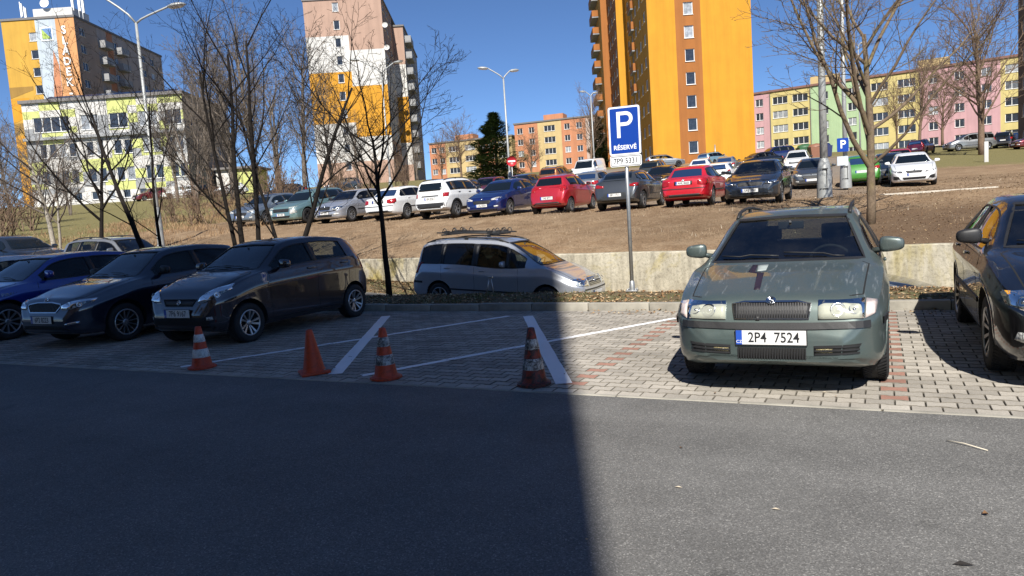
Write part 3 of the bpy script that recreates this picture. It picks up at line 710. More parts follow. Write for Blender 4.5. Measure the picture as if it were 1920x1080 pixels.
# ---- salmon blocks in the middle distance
for (X, D, L_, H_, zb_, sec, lab) in ((-18.9, 191, 22.5, 11.6, 10.0, (0, 3, 1, 0, 3), 'four storey salmon and cream block left of the dark conifer'),
                                      (3.2, 183.5, 24.0, 14.6, 9.6, (0, 1, 0, 2), 'four storey salmon and cream block right of the dark conifer')):
    x0, y0 = cw(X, D); root = empty('apartment_block', (x0, y0, zb_), YAW+R(-19)); tag(root, lab, 'building')
    wall = MB(); st = L_/len(sec); wins = []
    for i, k in enumerate(sec):
        for r_ in range(5):
            v = H_-1.0-1.4-2.75*r_
            if v < .4: continue
            if k in (1, 3): wins.append((st*i+st/2-1.4, v, 2.8, 1.4, 2))
            else: wins += [(st*i+st*.12, v, 1.4, 1.4, 1), (st*i+st*.62, v, 1.4, 1.4, 1)]
    facade(wall, root, (0, 0, 0), 0, L_, H_, wins, lambda u, v: {0: 0, 1: 1, 2: 2, 3: 1}[sec[min(len(sec)-1, int(u/st))]], [st*i for i in range(len(sec))])
    wall.quad((0, 11, 0), (0, 0, 0), (0, 0, H_), (0, 11, H_), 1); wall.quad((L_, 0, 0), (L_, 11, 0), (L_, 11, H_), (L_, 0, H_), 1)
    wall.build('wall', [M_SALMON, M_CREAM, plaster('pale_rose', (.60, .47, .40))], root); roof_slab(root, [(-.2, -.2), (L_+.2, -.2), (L_+.2, 11.2), (-.2, 11.2)], H_, .35, M_ROOFG)
    b = MB(); b.box((L_*.4, 4, H_+1.1), (5, 4, 1.5)); b.build('roof_house', M_SALMON, root)

# ---- shaded brown tower at the right edge
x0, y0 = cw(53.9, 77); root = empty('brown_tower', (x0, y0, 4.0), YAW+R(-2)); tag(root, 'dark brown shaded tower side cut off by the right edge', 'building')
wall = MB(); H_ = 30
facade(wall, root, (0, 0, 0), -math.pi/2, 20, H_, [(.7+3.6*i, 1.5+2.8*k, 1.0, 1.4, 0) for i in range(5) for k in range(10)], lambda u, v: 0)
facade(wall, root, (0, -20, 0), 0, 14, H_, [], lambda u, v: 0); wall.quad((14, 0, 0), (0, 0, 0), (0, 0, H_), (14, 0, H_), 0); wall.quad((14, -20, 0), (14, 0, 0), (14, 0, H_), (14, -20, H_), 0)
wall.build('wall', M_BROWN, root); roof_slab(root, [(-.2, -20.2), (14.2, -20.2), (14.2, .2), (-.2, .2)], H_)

# ---- the panel block behind the camera whose shadow lies over the left of the lot
root = empty('panel_block', (4.16, -9, 0)); tag(root, 'panel apartment block behind the viewer that shades the left of the car park', 'building')
wall = MB(); H_ = 25.4
facade(wall, root, (0, 0, 0), math.pi, 30, H_, [(1.2+3.6*i, 1.6+2.8*k, 1.8, 1.4, 1) for i in range(8) for k in range(8)], lambda u, v: 2 if int(u/7.2) % 2 else 0, [7.2*i for i in range(5)], objs=False)
wall.quad((0, -12, 0), (0, 0, 0), (0, 0, H_), (0, -12, H_), 0); wall.quad((-30, 0, 0), (-30, -12, 0), (-30, -12, H_), (-30, 0, H_), 0); wall.quad((-30, -12, 0), (0, -12, 0), (0, -12, H_), (-30, -12, H_), 0)
wall.build('wall', [M_WHITE, M_PANE, M_CREAM], root); roof_slab(root, [(-30, -12), (0, -12), (0, 0), (-30, 0)], H_, .02)

# ================================================================== TREES
def mat_bark(name, c, moss=0):
    m_, t, b = nodes(name)
    n = noise_tex(t, 9, 6, .7, 'Object', 1.0); r = ramp(t, n.outputs[0], [(.3, tuple(x*.55 for x in c)), (.55, c), (.8, tuple(x*1.5 for x in c))])
    cc = r.outputs[0]
    if moss:
        n2 = noise_tex(t, 2.2, 4, .6); r2 = ramp(t, n2.outputs[0], [(.5, 0), (.75, moss)]); cc = mixc(t, r2.outputs[0], cc, (.20, .17, .045))
    t.links.new(cc, b.inputs['Base Color']); b.inputs['Roughness'].default_value = .9; b.inputs['Specular IOR Level'].default_value = .2
    bump(t, b, n.outputs[0], .6, .02); MATS[name] = m_; return m_
M_BDARK = mat_bark('dark_bark', (.016, .013, .011)); M_BLIT = mat_bark('brown_bark', (.17, .125, .085), .55); M_BGREY = mat_bark('grey_bark', (.17, .14, .115)); M_BBIRCH = mat_bark('pale_bark', (.40, .36, .30))
def tree_geo(seed, stems, par):
    """stems: list of (start, direction, length, radius); grows tapering limbs, branches and twigs"""
    rg = random.Random(seed); trunk, crown = MB(), MB()
    def perp(d):
        v = Vector((rg.gauss(0, 1), rg.gauss(0, 1), rg.gauss(0, 1))); v -= d*v.dot(d); return v.normalized()
    def grow(p, d, L_, r_, lev):
        ns = par['segs'][min(lev, len(par['segs'])-1)]; pts, rs, ds = [p.copy()], [r_], [d.copy()]
        tip = par['tip'][min(lev, len(par['tip'])-1)]
        for i in range(ns):
            d = (d+perp(d)*par['wob'][min(lev, len(par['wob'])-1)]+zz*par['up'][min(lev, len(par['up'])-1)]).normalized()
            p = p+d*(L_/ns); pts.append(p.copy()); ds.append(d.copy()); rs.append(max(par['rmin'], r_*(1-(1-tip)*(i+1)/ns)))
        (trunk if lev < par['trunk_lev'] else crown).tube(pts, rs, par['sides'][min(lev, len(par['sides'])-1)], caps=(lev < 1))
        if lev >= par['levels']: return
        n = par['n'][min(lev, len(par['n'])-1)]; n = max(1, int(round(n*rg.uniform(.75, 1.25)*min(1.3, max(.5, L_/par['ref'][min(lev, len(par['ref'])-1)])))))
        f0_ = par['from'][min(lev, len(par['from'])-1)]; az = rg.uniform(0, 6.28)
        for k in range(n):
            f = f0_+(1-f0_)*((k+rg.random()*.9)/n); f = min(f, .985); i = f*ns; i0 = min(int(i), ns-1); u = i-i0
            q = pts[i0].lerp(pts[i0+1], u); dd = ds[i0+1]; rr = rs[i0]+(rs[i0+1]-rs[i0])*u
            az += 2.4+rg.uniform(-.5, .5); e1 = dd.orthogonal().normalized(); e2 = dd.cross(e1)
            ang = R(rg.uniform(*par['ang'][min(lev, len(par['ang'])-1)]))
            nd = (dd*math.cos(ang)+(e1*math.cos(az)+e2*math.sin(az))*math.sin(ang)).normalized()
            if nd.z < par.get('minz', -.2): nd.z = abs(nd.z)*.3; nd.normalize()
            l2 = L_*par['lr'][min(lev, len(par['lr'])-1)]*rg.uniform(.65, 1.2)*(1-.45*f*(lev > 0 or par.get('cone', 0)))
            grow(q, nd, l2, max(par['rmin'], min(rr*.75, l2*par['rl'][min(lev, len(par['rl'])-1)])), lev+1)
    for st in stems: grow(Vector(st[0]), Vector(st[1]).normalized(), st[2], st[3], 0)
    return trunk, crown
def make_tree(name, loc, geo, bark, label, group=None, rz=0, sc=1, twig=None):
    root = empty(name, loc, rz); root.scale = (sc, sc, sc)
    tr, cr = geo
    if isinstance(tr, MB): tr = tr.mesh('trunk', bark); cr = cr.mesh('crown', twig or bark)
    link('trunk', tr, root); link('crown', cr, root)
    tag(root, label, 'tree', group); return root, (tr, cr)
PAR = dict(levels=4, trunk_lev=1, rmin=.0035, segs=[8, 7, 6, 4, 3], wob=[.05, .13, .16, .2, .22], up=[.03, .07, .05, .04, .03], tip=[.35, .22, .25, .4, .6],
           sides=[9, 7, 5, 4, 3], n=[9, 8, 7, 5], ref=[3, 2, 1, .5], ang=[(35, 58), (30, 58), (32, 62), (35, 70)], lr=[.8, .52, .5, .5], rl=[.02, .014, .011, .009], minz=-.05)
PAR['from'] = [.35, .2, .15, .15]
# big pale-barked tree beyond the wall, right
P1 = dict(PAR); P1.update(levels=4, n=[10, 7, 6, 5], ang=[(38, 62), (28, 55), (30, 60), (35, 70)], lr=[1.12, .50, .5, .48], rl=[.0118, .009, .008, .0075], rmin=.0045, ref=[3.6, 3, 1.4, .7], tip=[.45, .2, .25, .4, .6]); P1['from'] = [.26, .22, .18, .15]
make_tree('bare_tree', (-.18, 19.6, terr(-.2, 19.6)-.1), tree_geo(21, [((0, 0, 0), (.02, 0, 1), 4.6, .11)], P1), M_BLIT, 'bare tree with brown mossy bark behind the retaining wall at the right')
# slim dark tree on the verge, centre
P2 = dict(PAR); P2.update(levels=4, n=[9, 7, 6, 4], ang=[(35, 60), (25, 50), (30, 60), (35, 65)], lr=[.82, .48, .5, .5], rl=[.0098, .0078, .007, .0065], rmin=.0035, ref=[2.6, 2, 1, .5]); P2['from'] = [.56, .2, .2, .2]
make_tree('bare_tree', (-9.72, 13.1, .0), tree_geo(5, [((0, 0, 0), (.06, 0, 1), 3.5, .072)], P2), M_BDARK, 'slim dark bare tree on the verge left of the silver minivan')
# clump of black stems left of it
P3 = dict(PAR); P3.update(levels=4, n=[9, 6, 5, 4], ang=[(22, 48), (25, 52), (30, 60), (35, 65)], lr=[.50, .5, .5, .5], rl=[.0078, .0068, .0062, .006], rmin=.003, ref=[6, 2.5, 1.2, .6], wob=[.045, .12, .16, .2, .22], up=[.03, .05, .05, .04, .03]); P3['from'] = [.22, .2, .2, .2]
make_tree('bare_tree', (-15.8, 14.7, .1), tree_geo(11, [((.05, 0, 0), (.05, 0, 1), 6.4, .085), ((.3, .2, 0), (.16, .05, 1), 6.6, .075), ((-.2, .1, 0), (-.08, 0, 1), 6.0, .07)], P3), M_BDARK, 'tall black multi stemmed bare tree behind the dark hatchback')
make_tree('bare_tree', (-14.4, 15.0, .1), tree_geo(12, [((0, 0, 0), (.48, .1, 1), 5.6, .085), ((-.1, 0, 0), (-.25, .1, 1), 5.2, .06)], P3), M_BDARK, 'black bare tree with a stem leaning right, left of the slim tree')
make_tree('bare_tree', (-17.9, 13.6, .35), tree_geo(13, [((0, 0, 0), (-.42, -.1, 1), 5.4, .085), ((.2, 0, 0), (.06, 0, 1), 4.8, .05)], P3), M_BDARK, 'black bare tree leaning left beside the tall double lamp post')
P4 = dict(P2); P4.update(levels=3, n=[7, 6, 5], lr=[.75, .5, .5], rl=[.013, .010, .009]); P4['from'] = [.35, .2, .2]
make_tree('bare_tree', (-24.4, 16.4, .6), tree_geo(31, [((0, 0, 0), (0, 0, 1), 4.6, .085)], dict(P4, levels=4, n=[8, 6, 5, 3])), M_BDARK, 'small dark bare tree with forked limbs in front of the lawn')
make_tree('bare_tree', (-29.5, 17.9, 1.0), tree_geo(33, [((0, 0, 0), (.05, 0, 1), 6.0, .16), ((.3, .1, .3), (.22, 0, 1), 5.0, .09)], dict(P4, levels=4, n=[10, 7, 5, 4], lr=[.7, .5, .5, .5])), M_BBIRCH, 'pale barked bare tree on the lawn in front of the office block', sc=.68, twig=M_BGREY)
make_tree('bare_tree', (-36.5, 19.0, 1.2), tree_geo(34, [((0, 0, 0), (-.04, 0, 1), 4.2, .09)], dict(P4, levels=4, n=[9, 7, 5, 4])), M_BBIRCH, 'thin pale bare tree at the far left edge', twig=M_BGREY, sc=.8)
# far trees: four shapes, copied
PF = dict(PAR); PF.update(levels=4, n=[16, 8, 6, 4], ang=[(30, 55), (28, 50), (30, 55), (30, 60)], lr=[.55, .48, .5, .5], rl=[.014, .010, .010, .010], rmin=.009, ref=[7, 3, 1.5, .8], sides=[7, 5, 4, 3, 3]); PF['from'] = [.22, .18, .2, .2]
g1 = tree_geo(41, [((0, 0, 0), (0, 0, 1), 8.6, .24)], PF)
PF2 = dict(PF); PF2.update(ang=[(20, 40), (22, 42), (25, 50), (30, 60)], lr=[.42, .5, .5, .5], n=[18, 7, 5, 4])
g2 = tree_geo(42, [((0, 0, 0), (0, 0, 1), 10, .2)], PF2)
g3 = tree_geo(43, [((0, 0, 0), (.1, 0, 1), 7, .17), ((.3, .2, 0), (-.15, .1, 1), 6.5, .14)], PF2)
PB = dict(PF2); PB.update(levels=3, n=[9, 6, 5], lr=[.6, .55, .5], rl=[.012]*4, rmin=.010); PB['from'] = [.05, .1, .1]
g4 = tree_geo(44, [((rnd.uniform(-.6, .6), rnd.uniform(-.6, .6), 0), (rnd.uniform(-.6, .6), rnd.uniform(-.6, .6), 1), rnd.uniform(1.6, 2.8), .03) for _ in range(12)], PB)
cache = {}
def far_tree(px, D, k, sc, label, bark=M_BGREY, rz=0, group='bare trees between the buildings', dz=-.2, name='bare_tree'):
    q = (px-960)/1365; X = q*D; s, t = cw(X, D)
    geo = cache.get((k, bark.name)) or {1: g1, 2: g2, 3: g3, 4: g4}[k]
    r_, md = make_tree(name, (s, t, terr(s, t)+dz), geo, bark, label, group, rz, sc); cache[(k, bark.name)] = md; return r_
M_BWARM = mat_bark('warm_brown_bark', (.19, .13, .09))
far_tree(1848, 64, 1, 1.22, 'large round crowned bare tree beside the white post, before the pink facade', M_BWARM)
far_tree(1732, 92, 2, 1.0, 'bare tree standing before the yellow facade', M_BWARM, 1)
far_tree(1775, 120, 1, 1.0, 'bare tree behind the grey minivan', M_BWARM, 2)
far_tree(1690, 110, 2, .8, 'narrow bare tree left of the yellow facade bay', M_BWARM, 3)
far_tree(1122, 120, 2, 1.0, 'slender bare tree just left of the blue parking sign', M_BWARM, 2)
far_tree(1010, 165, 1, .9, 'bare tree before the right hand salmon block', M_BWARM, 4)
far_tree(880, 140, 1, 1.0, 'bare tree left of the dark conifer', M_BWARM, 5)
far_tree(845, 160, 2, .9, 'bare tree before the left hand salmon block', M_BWARM)
for i, (px, D, k, sc, lab) in enumerate([(640, 88, 1, 1.0, 'bare tree before the foot of the banded tower'), (590, 80, 2, 1.35, 'tall bare tree at the left edge of the banded tower'), (545, 70, 3, 1.3, 'twin stemmed bare tree left of the banded tower'),
        (500, 78, 2, 1.5, 'tallest bare tree behind the black stems'), (455, 72, 1, 1.25, 'broad bare tree beside the annex'), (415, 84, 2, 1.35, 'bare tree before the dark side of the office block'), (385, 66, 3, 1.15, 'twin stemmed bare tree right of the office block'),
        (690, 100, 3, 1.0, 'bare tree before the right of the banded tower'), (352, 78, 2, .9, 'bare tree at the corner of the office block'), (150, 66, 3, .62, 'bare tree before the middle of the office block'), (40, 52, 1, .62, 'bare tree at the left edge before the office block'), (-20, 60, 2, .75, 'bare tree half cut by the left edge'), (800, 120, 3, .8, 'small bare tree right of the banded tower')]):
    far_tree(px, D, k, sc, lab, M_BGREY, i*1.3)
for i, (px, D, sc, lab) in enumerate([(10, 40, 1.2, 'tangled bare bush at the left edge'), (55, 46, 1.2, 'tangled bare bush next to the pale tree'), (330, 44, .9, 'low bare bush on the bank by the lamp post'), (390, 40, .9, 'bare bush on the bank left of the silver blue car'), (440, 48, 1.0, 'bare bush behind the silver blue car'), (560, 52, 1.1, 'bare bush behind the mint car'),
        (640, 56, 1.2, 'bare bush behind the silver saloon'), (700, 62, 1.2, 'bare bush behind the white saloon'), (520, 60, 1.3, 'bare bush before the leftmost dark parked cars'), (770, 70, 1.1, 'bare bush behind the white sport utility car')]):
    far_tree(px, D, 4, sc, lab, M_BWARM, i*.9, 'bare bushes on the bank', -.1, 'bare_bush')
# low reddish scrub on the left bank
def scrub(name, label, n, s0, s1, t0, t1, h, m_):
    q = MB(); rg = random.Random(3)
    vs, fs = [], []
    for i in range(n):
        s, t = rg.uniform(s0, s1), rg.uniform(t0, t1)
        if fbm(s, t, .3) < -.15: continue
        z = terr(s, t) if t > 17.3 else road_z(s); a = rg.uniform(0, 6.28); hh = h*rg.uniform(.4, 1.2); lx, ly = rg.uniform(-.5, .5)*hh, rg.uniform(-.5, .5)*hh; o = len(vs); w_ = .012
        vs += [(s-w_*math.cos(a), t-w_*math.sin(a), z-.03), (s+w_*math.cos(a), t+w_*math.sin(a), z-.03), (s+lx*.5, t+ly*.5, z+hh*.6), (s+lx, t+ly, z+hh)]; fs += [[o, o+1, o+2], [o+1, o+3, o+2]]
    q.add(vs, fs); tag(q.build(name, m_), label, kind='stuff')
M_SCRUB = mat_leafbits('dry_scrub', [(0, (.12, .07, .04)), (.5, (.26, .16, .085)), (1, (.42, .30, .18))])
scrub('dry_scrub', 'reddish dry scrub on the bank left of the upper cars', 20000, -44, -26, 18.5, 40, .26, M_SCRUB)
scrub('far_scrub', 'brown scrub behind the upper parked cars', 12000, -52, -22, 40, 56, .6, M_SCRUB)
# dark conifers
def conifer(loc, h, r_, seed, label):
    rg = random.Random(seed); root = empty('pine_tree', loc); tr = MB(); tr.tube([(0, 0, 0), (0, 0, h*.95)], [.22, .05], 8); tr.build('trunk', M_BGREY, root)
    vs, fs = [], []
    for i in range(9000):
        f = rg.random()**1.25; z = h*(.05+.95*f); prof = min(1, .55+f*3)*(1-f)**.7*(.88+.25*math.sin(f*26+rg.uniform(-.5, .5))); a = rg.uniform(0, 6.28); rad = r_*prof*(rg.random()**.45)*(.75+.35*noise.noise(Vector((math.cos(a)*1.4, math.sin(a)*1.4, z*.7))))
        c, s = math.cos(a), math.sin(a); L_ = rg.uniform(.25, .55); o = len(vs); x, y = rad*c, rad*s; up_ = rg.uniform(-.15, .35); w_ = .13
        vs += [(x-s*w_, y+c*w_, z), (x+s*w_, y-c*w_, z-.05), (x+c*L_+rg.uniform(-.2, .2), y+s*L_+rg.uniform(-.2, .2), z+up_*L_)]; fs.append([o, o+1, o+2])
    q = MB(); q.add(vs, fs); q.build('crown', mat_needle, root); tag(root, label, 'tree')
mat_needle = mat_leafbits('needles', [(0, (.03, .05, .02)), (.6, (.075, .105, .04)), (1, (.13, .16, .065))])
s, t = cw(-.7, 76); conifer((s, t, terr(s, t)), 7.0, 4.4, 1, 'dark green conifer behind the lamp post before the salmon blocks')
s, t = cw(16.4, 125); conifer((s, t, terr(s, t)), 8.6, 3.0, 2, 'narrow dark conifer just left of the amber tower')

# ================================================================== STREET FURNITURE
def lamp_post(loc, h, heads, label, rb=.09, sleeve=None, rz=0, top=True):
    root = empty('street_lamp', loc, rz); tag(root, label, 'street lamp')
    b = MB(); b.tube([(0, 0, -.2), (0, 0, h*.35), (0, 0, h)], [rb, rb*.85, rb*.6], 12); b.build('pole', M_LAMP, root)
    if sleeve:
        sh, sr = sleeve
        b = MB(); b.lathe([(sr*1.12, -.1), (sr*1.1, .05), (sr, sh*.75), (sr*.82, sh), (rb*.95, sh+.18)], 16); b.build('base_sleeve', M_LAMP, root)
        b = MB()
        for z in (.32*sh, .86*sh): b.box((.04, -sr*1.02, z), (.16, .03, .035)); b.box((-.09, -sr*1.0, z+.01), (.06, .03, .02))
        b.box((.09, -sr*.97, .6*sh), (.012, .05, .5*sh)); b.build('hatch', mat('dark_steel', (.05, .05, .05), .5, .5), root)
    for ang, reach, rise in heads:
        c, s = math.cos(ang), math.sin(ang)
        pts = [(0, 0, h-.02)]+[(c*reach*math.sin(k/6*1.57)**1.3, s*reach*math.sin(k/6*1.57)**1.3, h+rise*(1-math.cos(k/6*1.57))*.0+rise*math.sin(k/6*1.5)) for k in range(1, 7)]
        b = MB(); b.tube(pts, [rb*.5]*7, 8); b.build('arm', M_LAMP, root)
        e = Vector(pts[-1]); M = Matrix.Translation(e+Vector((c*.32, s*.32, .0))) @ Matrix.Rotation(ang, 4, 'Z') @ Matrix.Rotation(R(-6), 4, 'Y')
        b = MB(); b.lathe([(0, .11), (.10, .105), (.17, .05), (.185, 0), (.16, -.02)], 16, 0, M @ Matrix.Diagonal((2.1, 1, 1, 1))); hd = b.build('lamp_head', M_LAMP, root)
        b = MB(); b.lathe([(.16, -.02), (.12, -.07), (0, -.09)], 16, 0, M @ Matrix.Diagonal((2.1, 1, 1, 1))); b.build('diffuser', M_GLOBE, hd)
def at_px(px, D, z=None):
    s, t = cw((px-960)/1365*D, D); return (s, t, terr(s, t) if z is None else z)
AX = YAW
lamp_post(at_px(312, 30, 1.15), 9.1, [(AX+math.pi, 1.55, 1.35), (AX, 1.35, .55)], 'tall grey double headed street lamp in front of the office block', .085, (1.6, .13))
lamp_post(at_px(748, 56), 9.4, [(AX+math.pi, 1.6, 1.1), (AX, 1.0, .75)], 'double headed street lamp before the banded tower', .085, (1.5, .15))
lamp_post(at_px(970, 50), 7.8, [(AX+math.pi, 1.0, .75), (AX+.5, .55, .55)], 'double headed street lamp beside the dark conifer', .085, (1.5, .14))
lamp_post(at_px(1128, 88), 8.8, [(AX+math.pi, .6, .6), (AX+.4, .3, .4)], 'far double headed street lamp left of the blue parking sign', .10, (1.5, .15))
lamp_post((-1.52, 25.3, 1.42), 11.5, [(AX+math.pi, 1.2, .8), (AX, 1.2, .8)], 'tall grey lamp post with a thick base sleeve behind the grey green estate car', .125, (1.15, .215))
lamp_post((-1.30, 36.4, 1.95), 11.5, [(AX+math.pi, 1.2, .8), (AX, 1.2, .8)], 'farther grey lamp post with a base sleeve carrying the small parking sign', .105, (1.0, .23))
lamp_post(at_px(1622, 74), 11.0, [(AX+math.pi, .6, .5), (AX+.7, .6, .4)], 'far street lamp whose heads show between the two thick lamp posts', .085)

M_BLUE = mat('sign_blue', (.004, .045, .30), .35, var=.05, scale=2); M_SWHITE = mat('sign_white', (.80, .81, .82), .4, var=.03); M_BLACK = mat('black_print', (.012, .012, .014), .6, var=0)
def rrect(w_, h_, r_, n=5):
    o = []
    for cx, cy, a0 in ((w_/2-r_, h_/2-r_, 0), (-w_/2+r_, h_/2-r_, 90), (-w_/2+r_, -h_/2+r_, 180), (w_/2-r_, -h_/2+r_, 270)):
        for k in range(n+1): a_ = R(a0+90*k/n); o.append((cx+r_*math.cos(a_), cy+r_*math.sin(a_)))
    return o
MX = Matrix.Rotation(R(90), 4, 'X')        # local xy sheet to upright, facing -y
def sheet(root, name, w_, h_, r_, z, y, m_, th=.004):
    b = MB(); b.prism(rrect(w_, h_, r_), 0, th, 0, Matrix.Translation((0, y, z)) @ MX); return b.build(name, m_, root)
def upright(root, me, x, y, z, name='lettering'):
    o = link(name, me, root, (x, y, z)); o.rotation_euler = (R(90), 0, 0); return o
sgn = empty('parking_sign', (-3.80, 12.02, verge_z(-3.8, 12.02)-.03), R(4)); sgn.rotation_euler = (0, R(.3), R(7)); tag(sgn, 'blue reserved parking sign with a plate number on a steel post', 'sign')
b = MB(); b.tube([(0, 0, 0), (0, 0, 3.14)], .032, 12); b.lathe([(.032, 3.14), (.034, 3.16), (0, 3.17)], 12); b.build('post', M_METAL, sgn)
b = MB(); b.cbox((0, 0, .05), (.19, .19, .02), .004); b.lathe([(.05, .06), (.045, .20), (.034, .22)], 12)
for q in (-1, 1):
    for e in (-1, 1): b.tube([(.07*q, .07*e, .05), (.07*q, .07*e, .09)], .011, 6)
b.build('foot_plate', M_METAL, sgn)
sb = sheet(sgn, 'sign_board', .53, .80, .035, 2.755, -.036, M_SWHITE, .02)
sheet(sgn, 'blue_field', .475, .745, .022, 2.755, -.0565, M_BLUE, .003)
b = MB(); b.prism(rrect(.545, .815, .04), 0, .012, 0, Matrix.Translation((0, -.033, 2.755)) @ MX); b.build('sign_edge', mat('sign_back', (.10, .11, .14), .5, .4), sgn)
P_ = MB(); P_.box((-.095, 0, 0), (.058, .43, .003))
arc = [(-.066, .215), (.02, .215)]+[(.03+.118*math.cos(R(a_)), .097+.118*math.sin(R(a_))) for a_ in range(84, -85, -14)]+[(.02, -.021), (-.066, -.021)]
inn = [(-.066, .157), (.02, .157)]+[(.03+.06*math.cos(R(a_)), .097+.06*math.sin(R(a_))) for a_ in range(84, -85, -14)]+[(.02, .037), (-.066, .037)]
n_ = len(arc); P_.add([(x, y, 0) for x, y in arc]+[(x, y, 0) for x, y in inn], [[i, i+1, n_+i+1, n_+i] for i in range(n_-1)])
upright(sgn, P_.mesh('letter_p', M_SWHITE), 0, -.0615, 2.855, 'letter_p')
upright(sgn, text_mesh('RÉSERVÉ', .105, M_SWHITE, xs=.98, bold=.0022), .0, -.0612, 2.475)
sheet(sgn, 'number_plate', .53, .185, .03, 2.255, -.036, M_SWHITE, .015); 
b = MB(); o_, i_ = rrect(.505, .16, .022), rrect(.488, .143, .016); n_ = len(o_)
b.add([(x, y, 0) for x, y in o_]+[(x, y, 0) for x, y in i_], [[i, (i+1) % n_, n_+(i+1) % n_, n_+i] for i in range(n_)]); upright(sgn, b.mesh('plate_outline', M_BLACK), 0, -.0535, 2.255, 'plate_outline')
upright(sgn, text_mesh('7P9 5331', .128, M_BLACK, xs=.86, bold=.001), 0, -.0535, 2.252)
s2 = empty('parking_sign', (-1.38, 36.1, 3.42), YAW+R(-5)); tag(s2, 'small blue parking sign fixed to the farther thick lamp post', 'sign')
b = MB(); b.prism(rrect(.50, .60, .04), 0, .02, 0, Matrix.Translation((0, 0, .35)) @ MX); b.build('sign_board', M_BLUE, s2); upright(s2, text_mesh('P', .50, M_SWHITE, bold=.01), 0, -.024, .36)
b = MB(); b.box((0, .06, -.35), (.48, .04, .4)); b.build('lower_board', mat('pale_board', (.5, .55, .58), .5), s2)
s3 = empty('road_sign', at_px(975, 49)); tag(s3, 'round red no entry sign behind the lamp post by the conifer', 'sign'); s3.rotation_euler = (0, 0, YAW)
b = MB(); b.tube([(0, 0, 0), (0, 0, 2.4)], .03, 6); b.build('post', M_METAL, s3); b = MB(); b.lathe([(0, 0), (.34, 0), (.34, .02)], 20, 0, Matrix.Translation((0, -.05, 2.3)) @ MX); b.build('disc', mat('sign_red', (.45, .02, .03), .4), s3)
b = MB(); b.box((0, -.08, 2.3), (.48, .01, .1)); b.build('bar', M_SWHITE, s3)

# traffic cones
def mat_cone(name, c, dirt):
    m_, t, b = nodes(name); n = noise_tex(t, 16, 6, .75, 'Object', 1.2); r = ramp(t, n.outputs[0], [(.55-.2*dirt, 0), (.66-.1*dirt, dirt)])
    t.links.new(mixc(t, r.outputs[0], c, (.025, .018, .015)), b.inputs['Base Color']); b.inputs['Roughness'].default_value = .55; MATS[name] = m_; return m_
def cone(loc, label, h, bands, c, dirt, rz, wdirt, tl=(0, 0), sq=False):
    root = empty('traffic_cone', loc, rz); root.rotation_euler = (tl[0], tl[1], rz); tag(root, label, 'cone', 'traffic cones standing along the marked bays')
    r1, r2 = .118, .033; rad = lambda z: lerp(r1, r2, (z-.04)/(h-.04))
    mo = mat_cone('cone_%.2f_%.2f' % (c[0], dirt), c, dirt); mw = mat_cone('cone_band_%.2f' % wdirt, (.66, .66, .64), wdirt)
    b = MB(); pr = [(rad(.04)+.012, .028), (rad(.04), .045)]+[(rad(z), z) for z in np.linspace(.06, h, 9)]+[(r2-.010, h+.004), (r2-.014, h-.10)]
    b.lathe(pr, 28); b.build('body', mo, root)
    for z0, z1 in bands:
        b = MB(); b.lathe([(rad(z0)+.0005, z0-.001), (rad(z0)+.003, z0+.002), (rad(z1)+.003, z1-.002), (rad(z1)+.0005, z1+.001)], 28); b.build('reflective_band', mw, root)
    b = MB()
    if sq: b.cbox((0, 0, .014), (.31, .31, .028), .012)
    else:
        b.prism([(.165*math.cos(R(a_))*(1.0 if k % 2 else .97), .165*math.sin(R(a_))*(1.0 if k % 2 else .97)) for k, a_ in enumerate(range(0, 360, 30))], 0, .022); b.lathe([(.150, .02), (.138, .034), (.12, .036)], 28)
    b.build('base', mo, root); return root
cone((-7.32, 6.02, .004), 'orange cone with two white bands by the dark hatchback with the number plate 7P6 9167', .50, ((.135, .235), (.32, .41)), (.50, .052, .016), .35, .3, .5)
cone((-5.57, 6.03, .004), 'plain orange cone without bands on a worn grey square base', .48, (), (.58, .062, .014), .3, .9, .5, (R(1), R(-2)), True)
cone((-4.54, 5.95, .004), 'orange cone with two scuffed white bands at the start of the middle white line', .52, ((.15, .25), (.335, .43)), (.55, .060, .016), .4, 1.1, .9)
cone((-2.88, 5.99, .004), 'grimy blackened orange cone with smeared bands at the shadow edge', .53, ((.15, .25), (.335, .43)), (.30, .030, .012), .95, .2, .95)
tag(bpy.data.objects['traffic_cone.001'])
b = MB(); b.box((.1, .03, .03), (.2, .23, .012), 0, .2); b.build('worn_base_edge', mat('worn_grey_rubber', (.25, .24, .22), .8, var=.4, scale=20), bpy.data.objects['traffic_cone.001'])

# ================================================================== CARS
def pchip(pts):
    x = np.array([p[0] for p in pts], float); y = np.array([p[1] for p in pts], float); h = np.diff(x); dl = np.diff(y)/h; m_ = np.zeros(len(x))
    for i in range(1, len(x)-1):
        if dl[i-1]*dl[i] > 0:
            w1, w2 = 2*h[i]+h[i-1], h[i]+2*h[i-1]; m_[i] = (w1+w2)/(w1/dl[i-1]+w2/dl[i])
    m_[0], m_[-1] = dl[0], dl[-1]
    def f(q):
        q = min(max(q, x[0]), x[-1]); i = min(max(int(np.searchsorted(x, q))-1, 0), len(h)-1); t = (q-x[i])/h[i]
        return float((2*t**3-3*t*t+1)*y[i]+(t**3-2*t*t+t)*h[i]*m_[i]+(-2*t**3+3*t*t)*y[i+1]+(t**3-t*t)*h[i]*m_[i+1])
    return f
M_TRIM = mat('black_plastic_trim', (.018, .018, .019), .5, var=.3, scale=5, bmp=.1, bscale=200)
M_UNDER = mat('underbody', (.008, .008, .008), .9, var=.2)
M_TYRE = mat('tyre_rubber', (.016, .016, .017), .8, var=.35, scale=14, bmp=.2, bscale=60)
M_RIM = mat('alloy_rim', (.42, .43, .44), .32, .8, var=.12, scale=20)
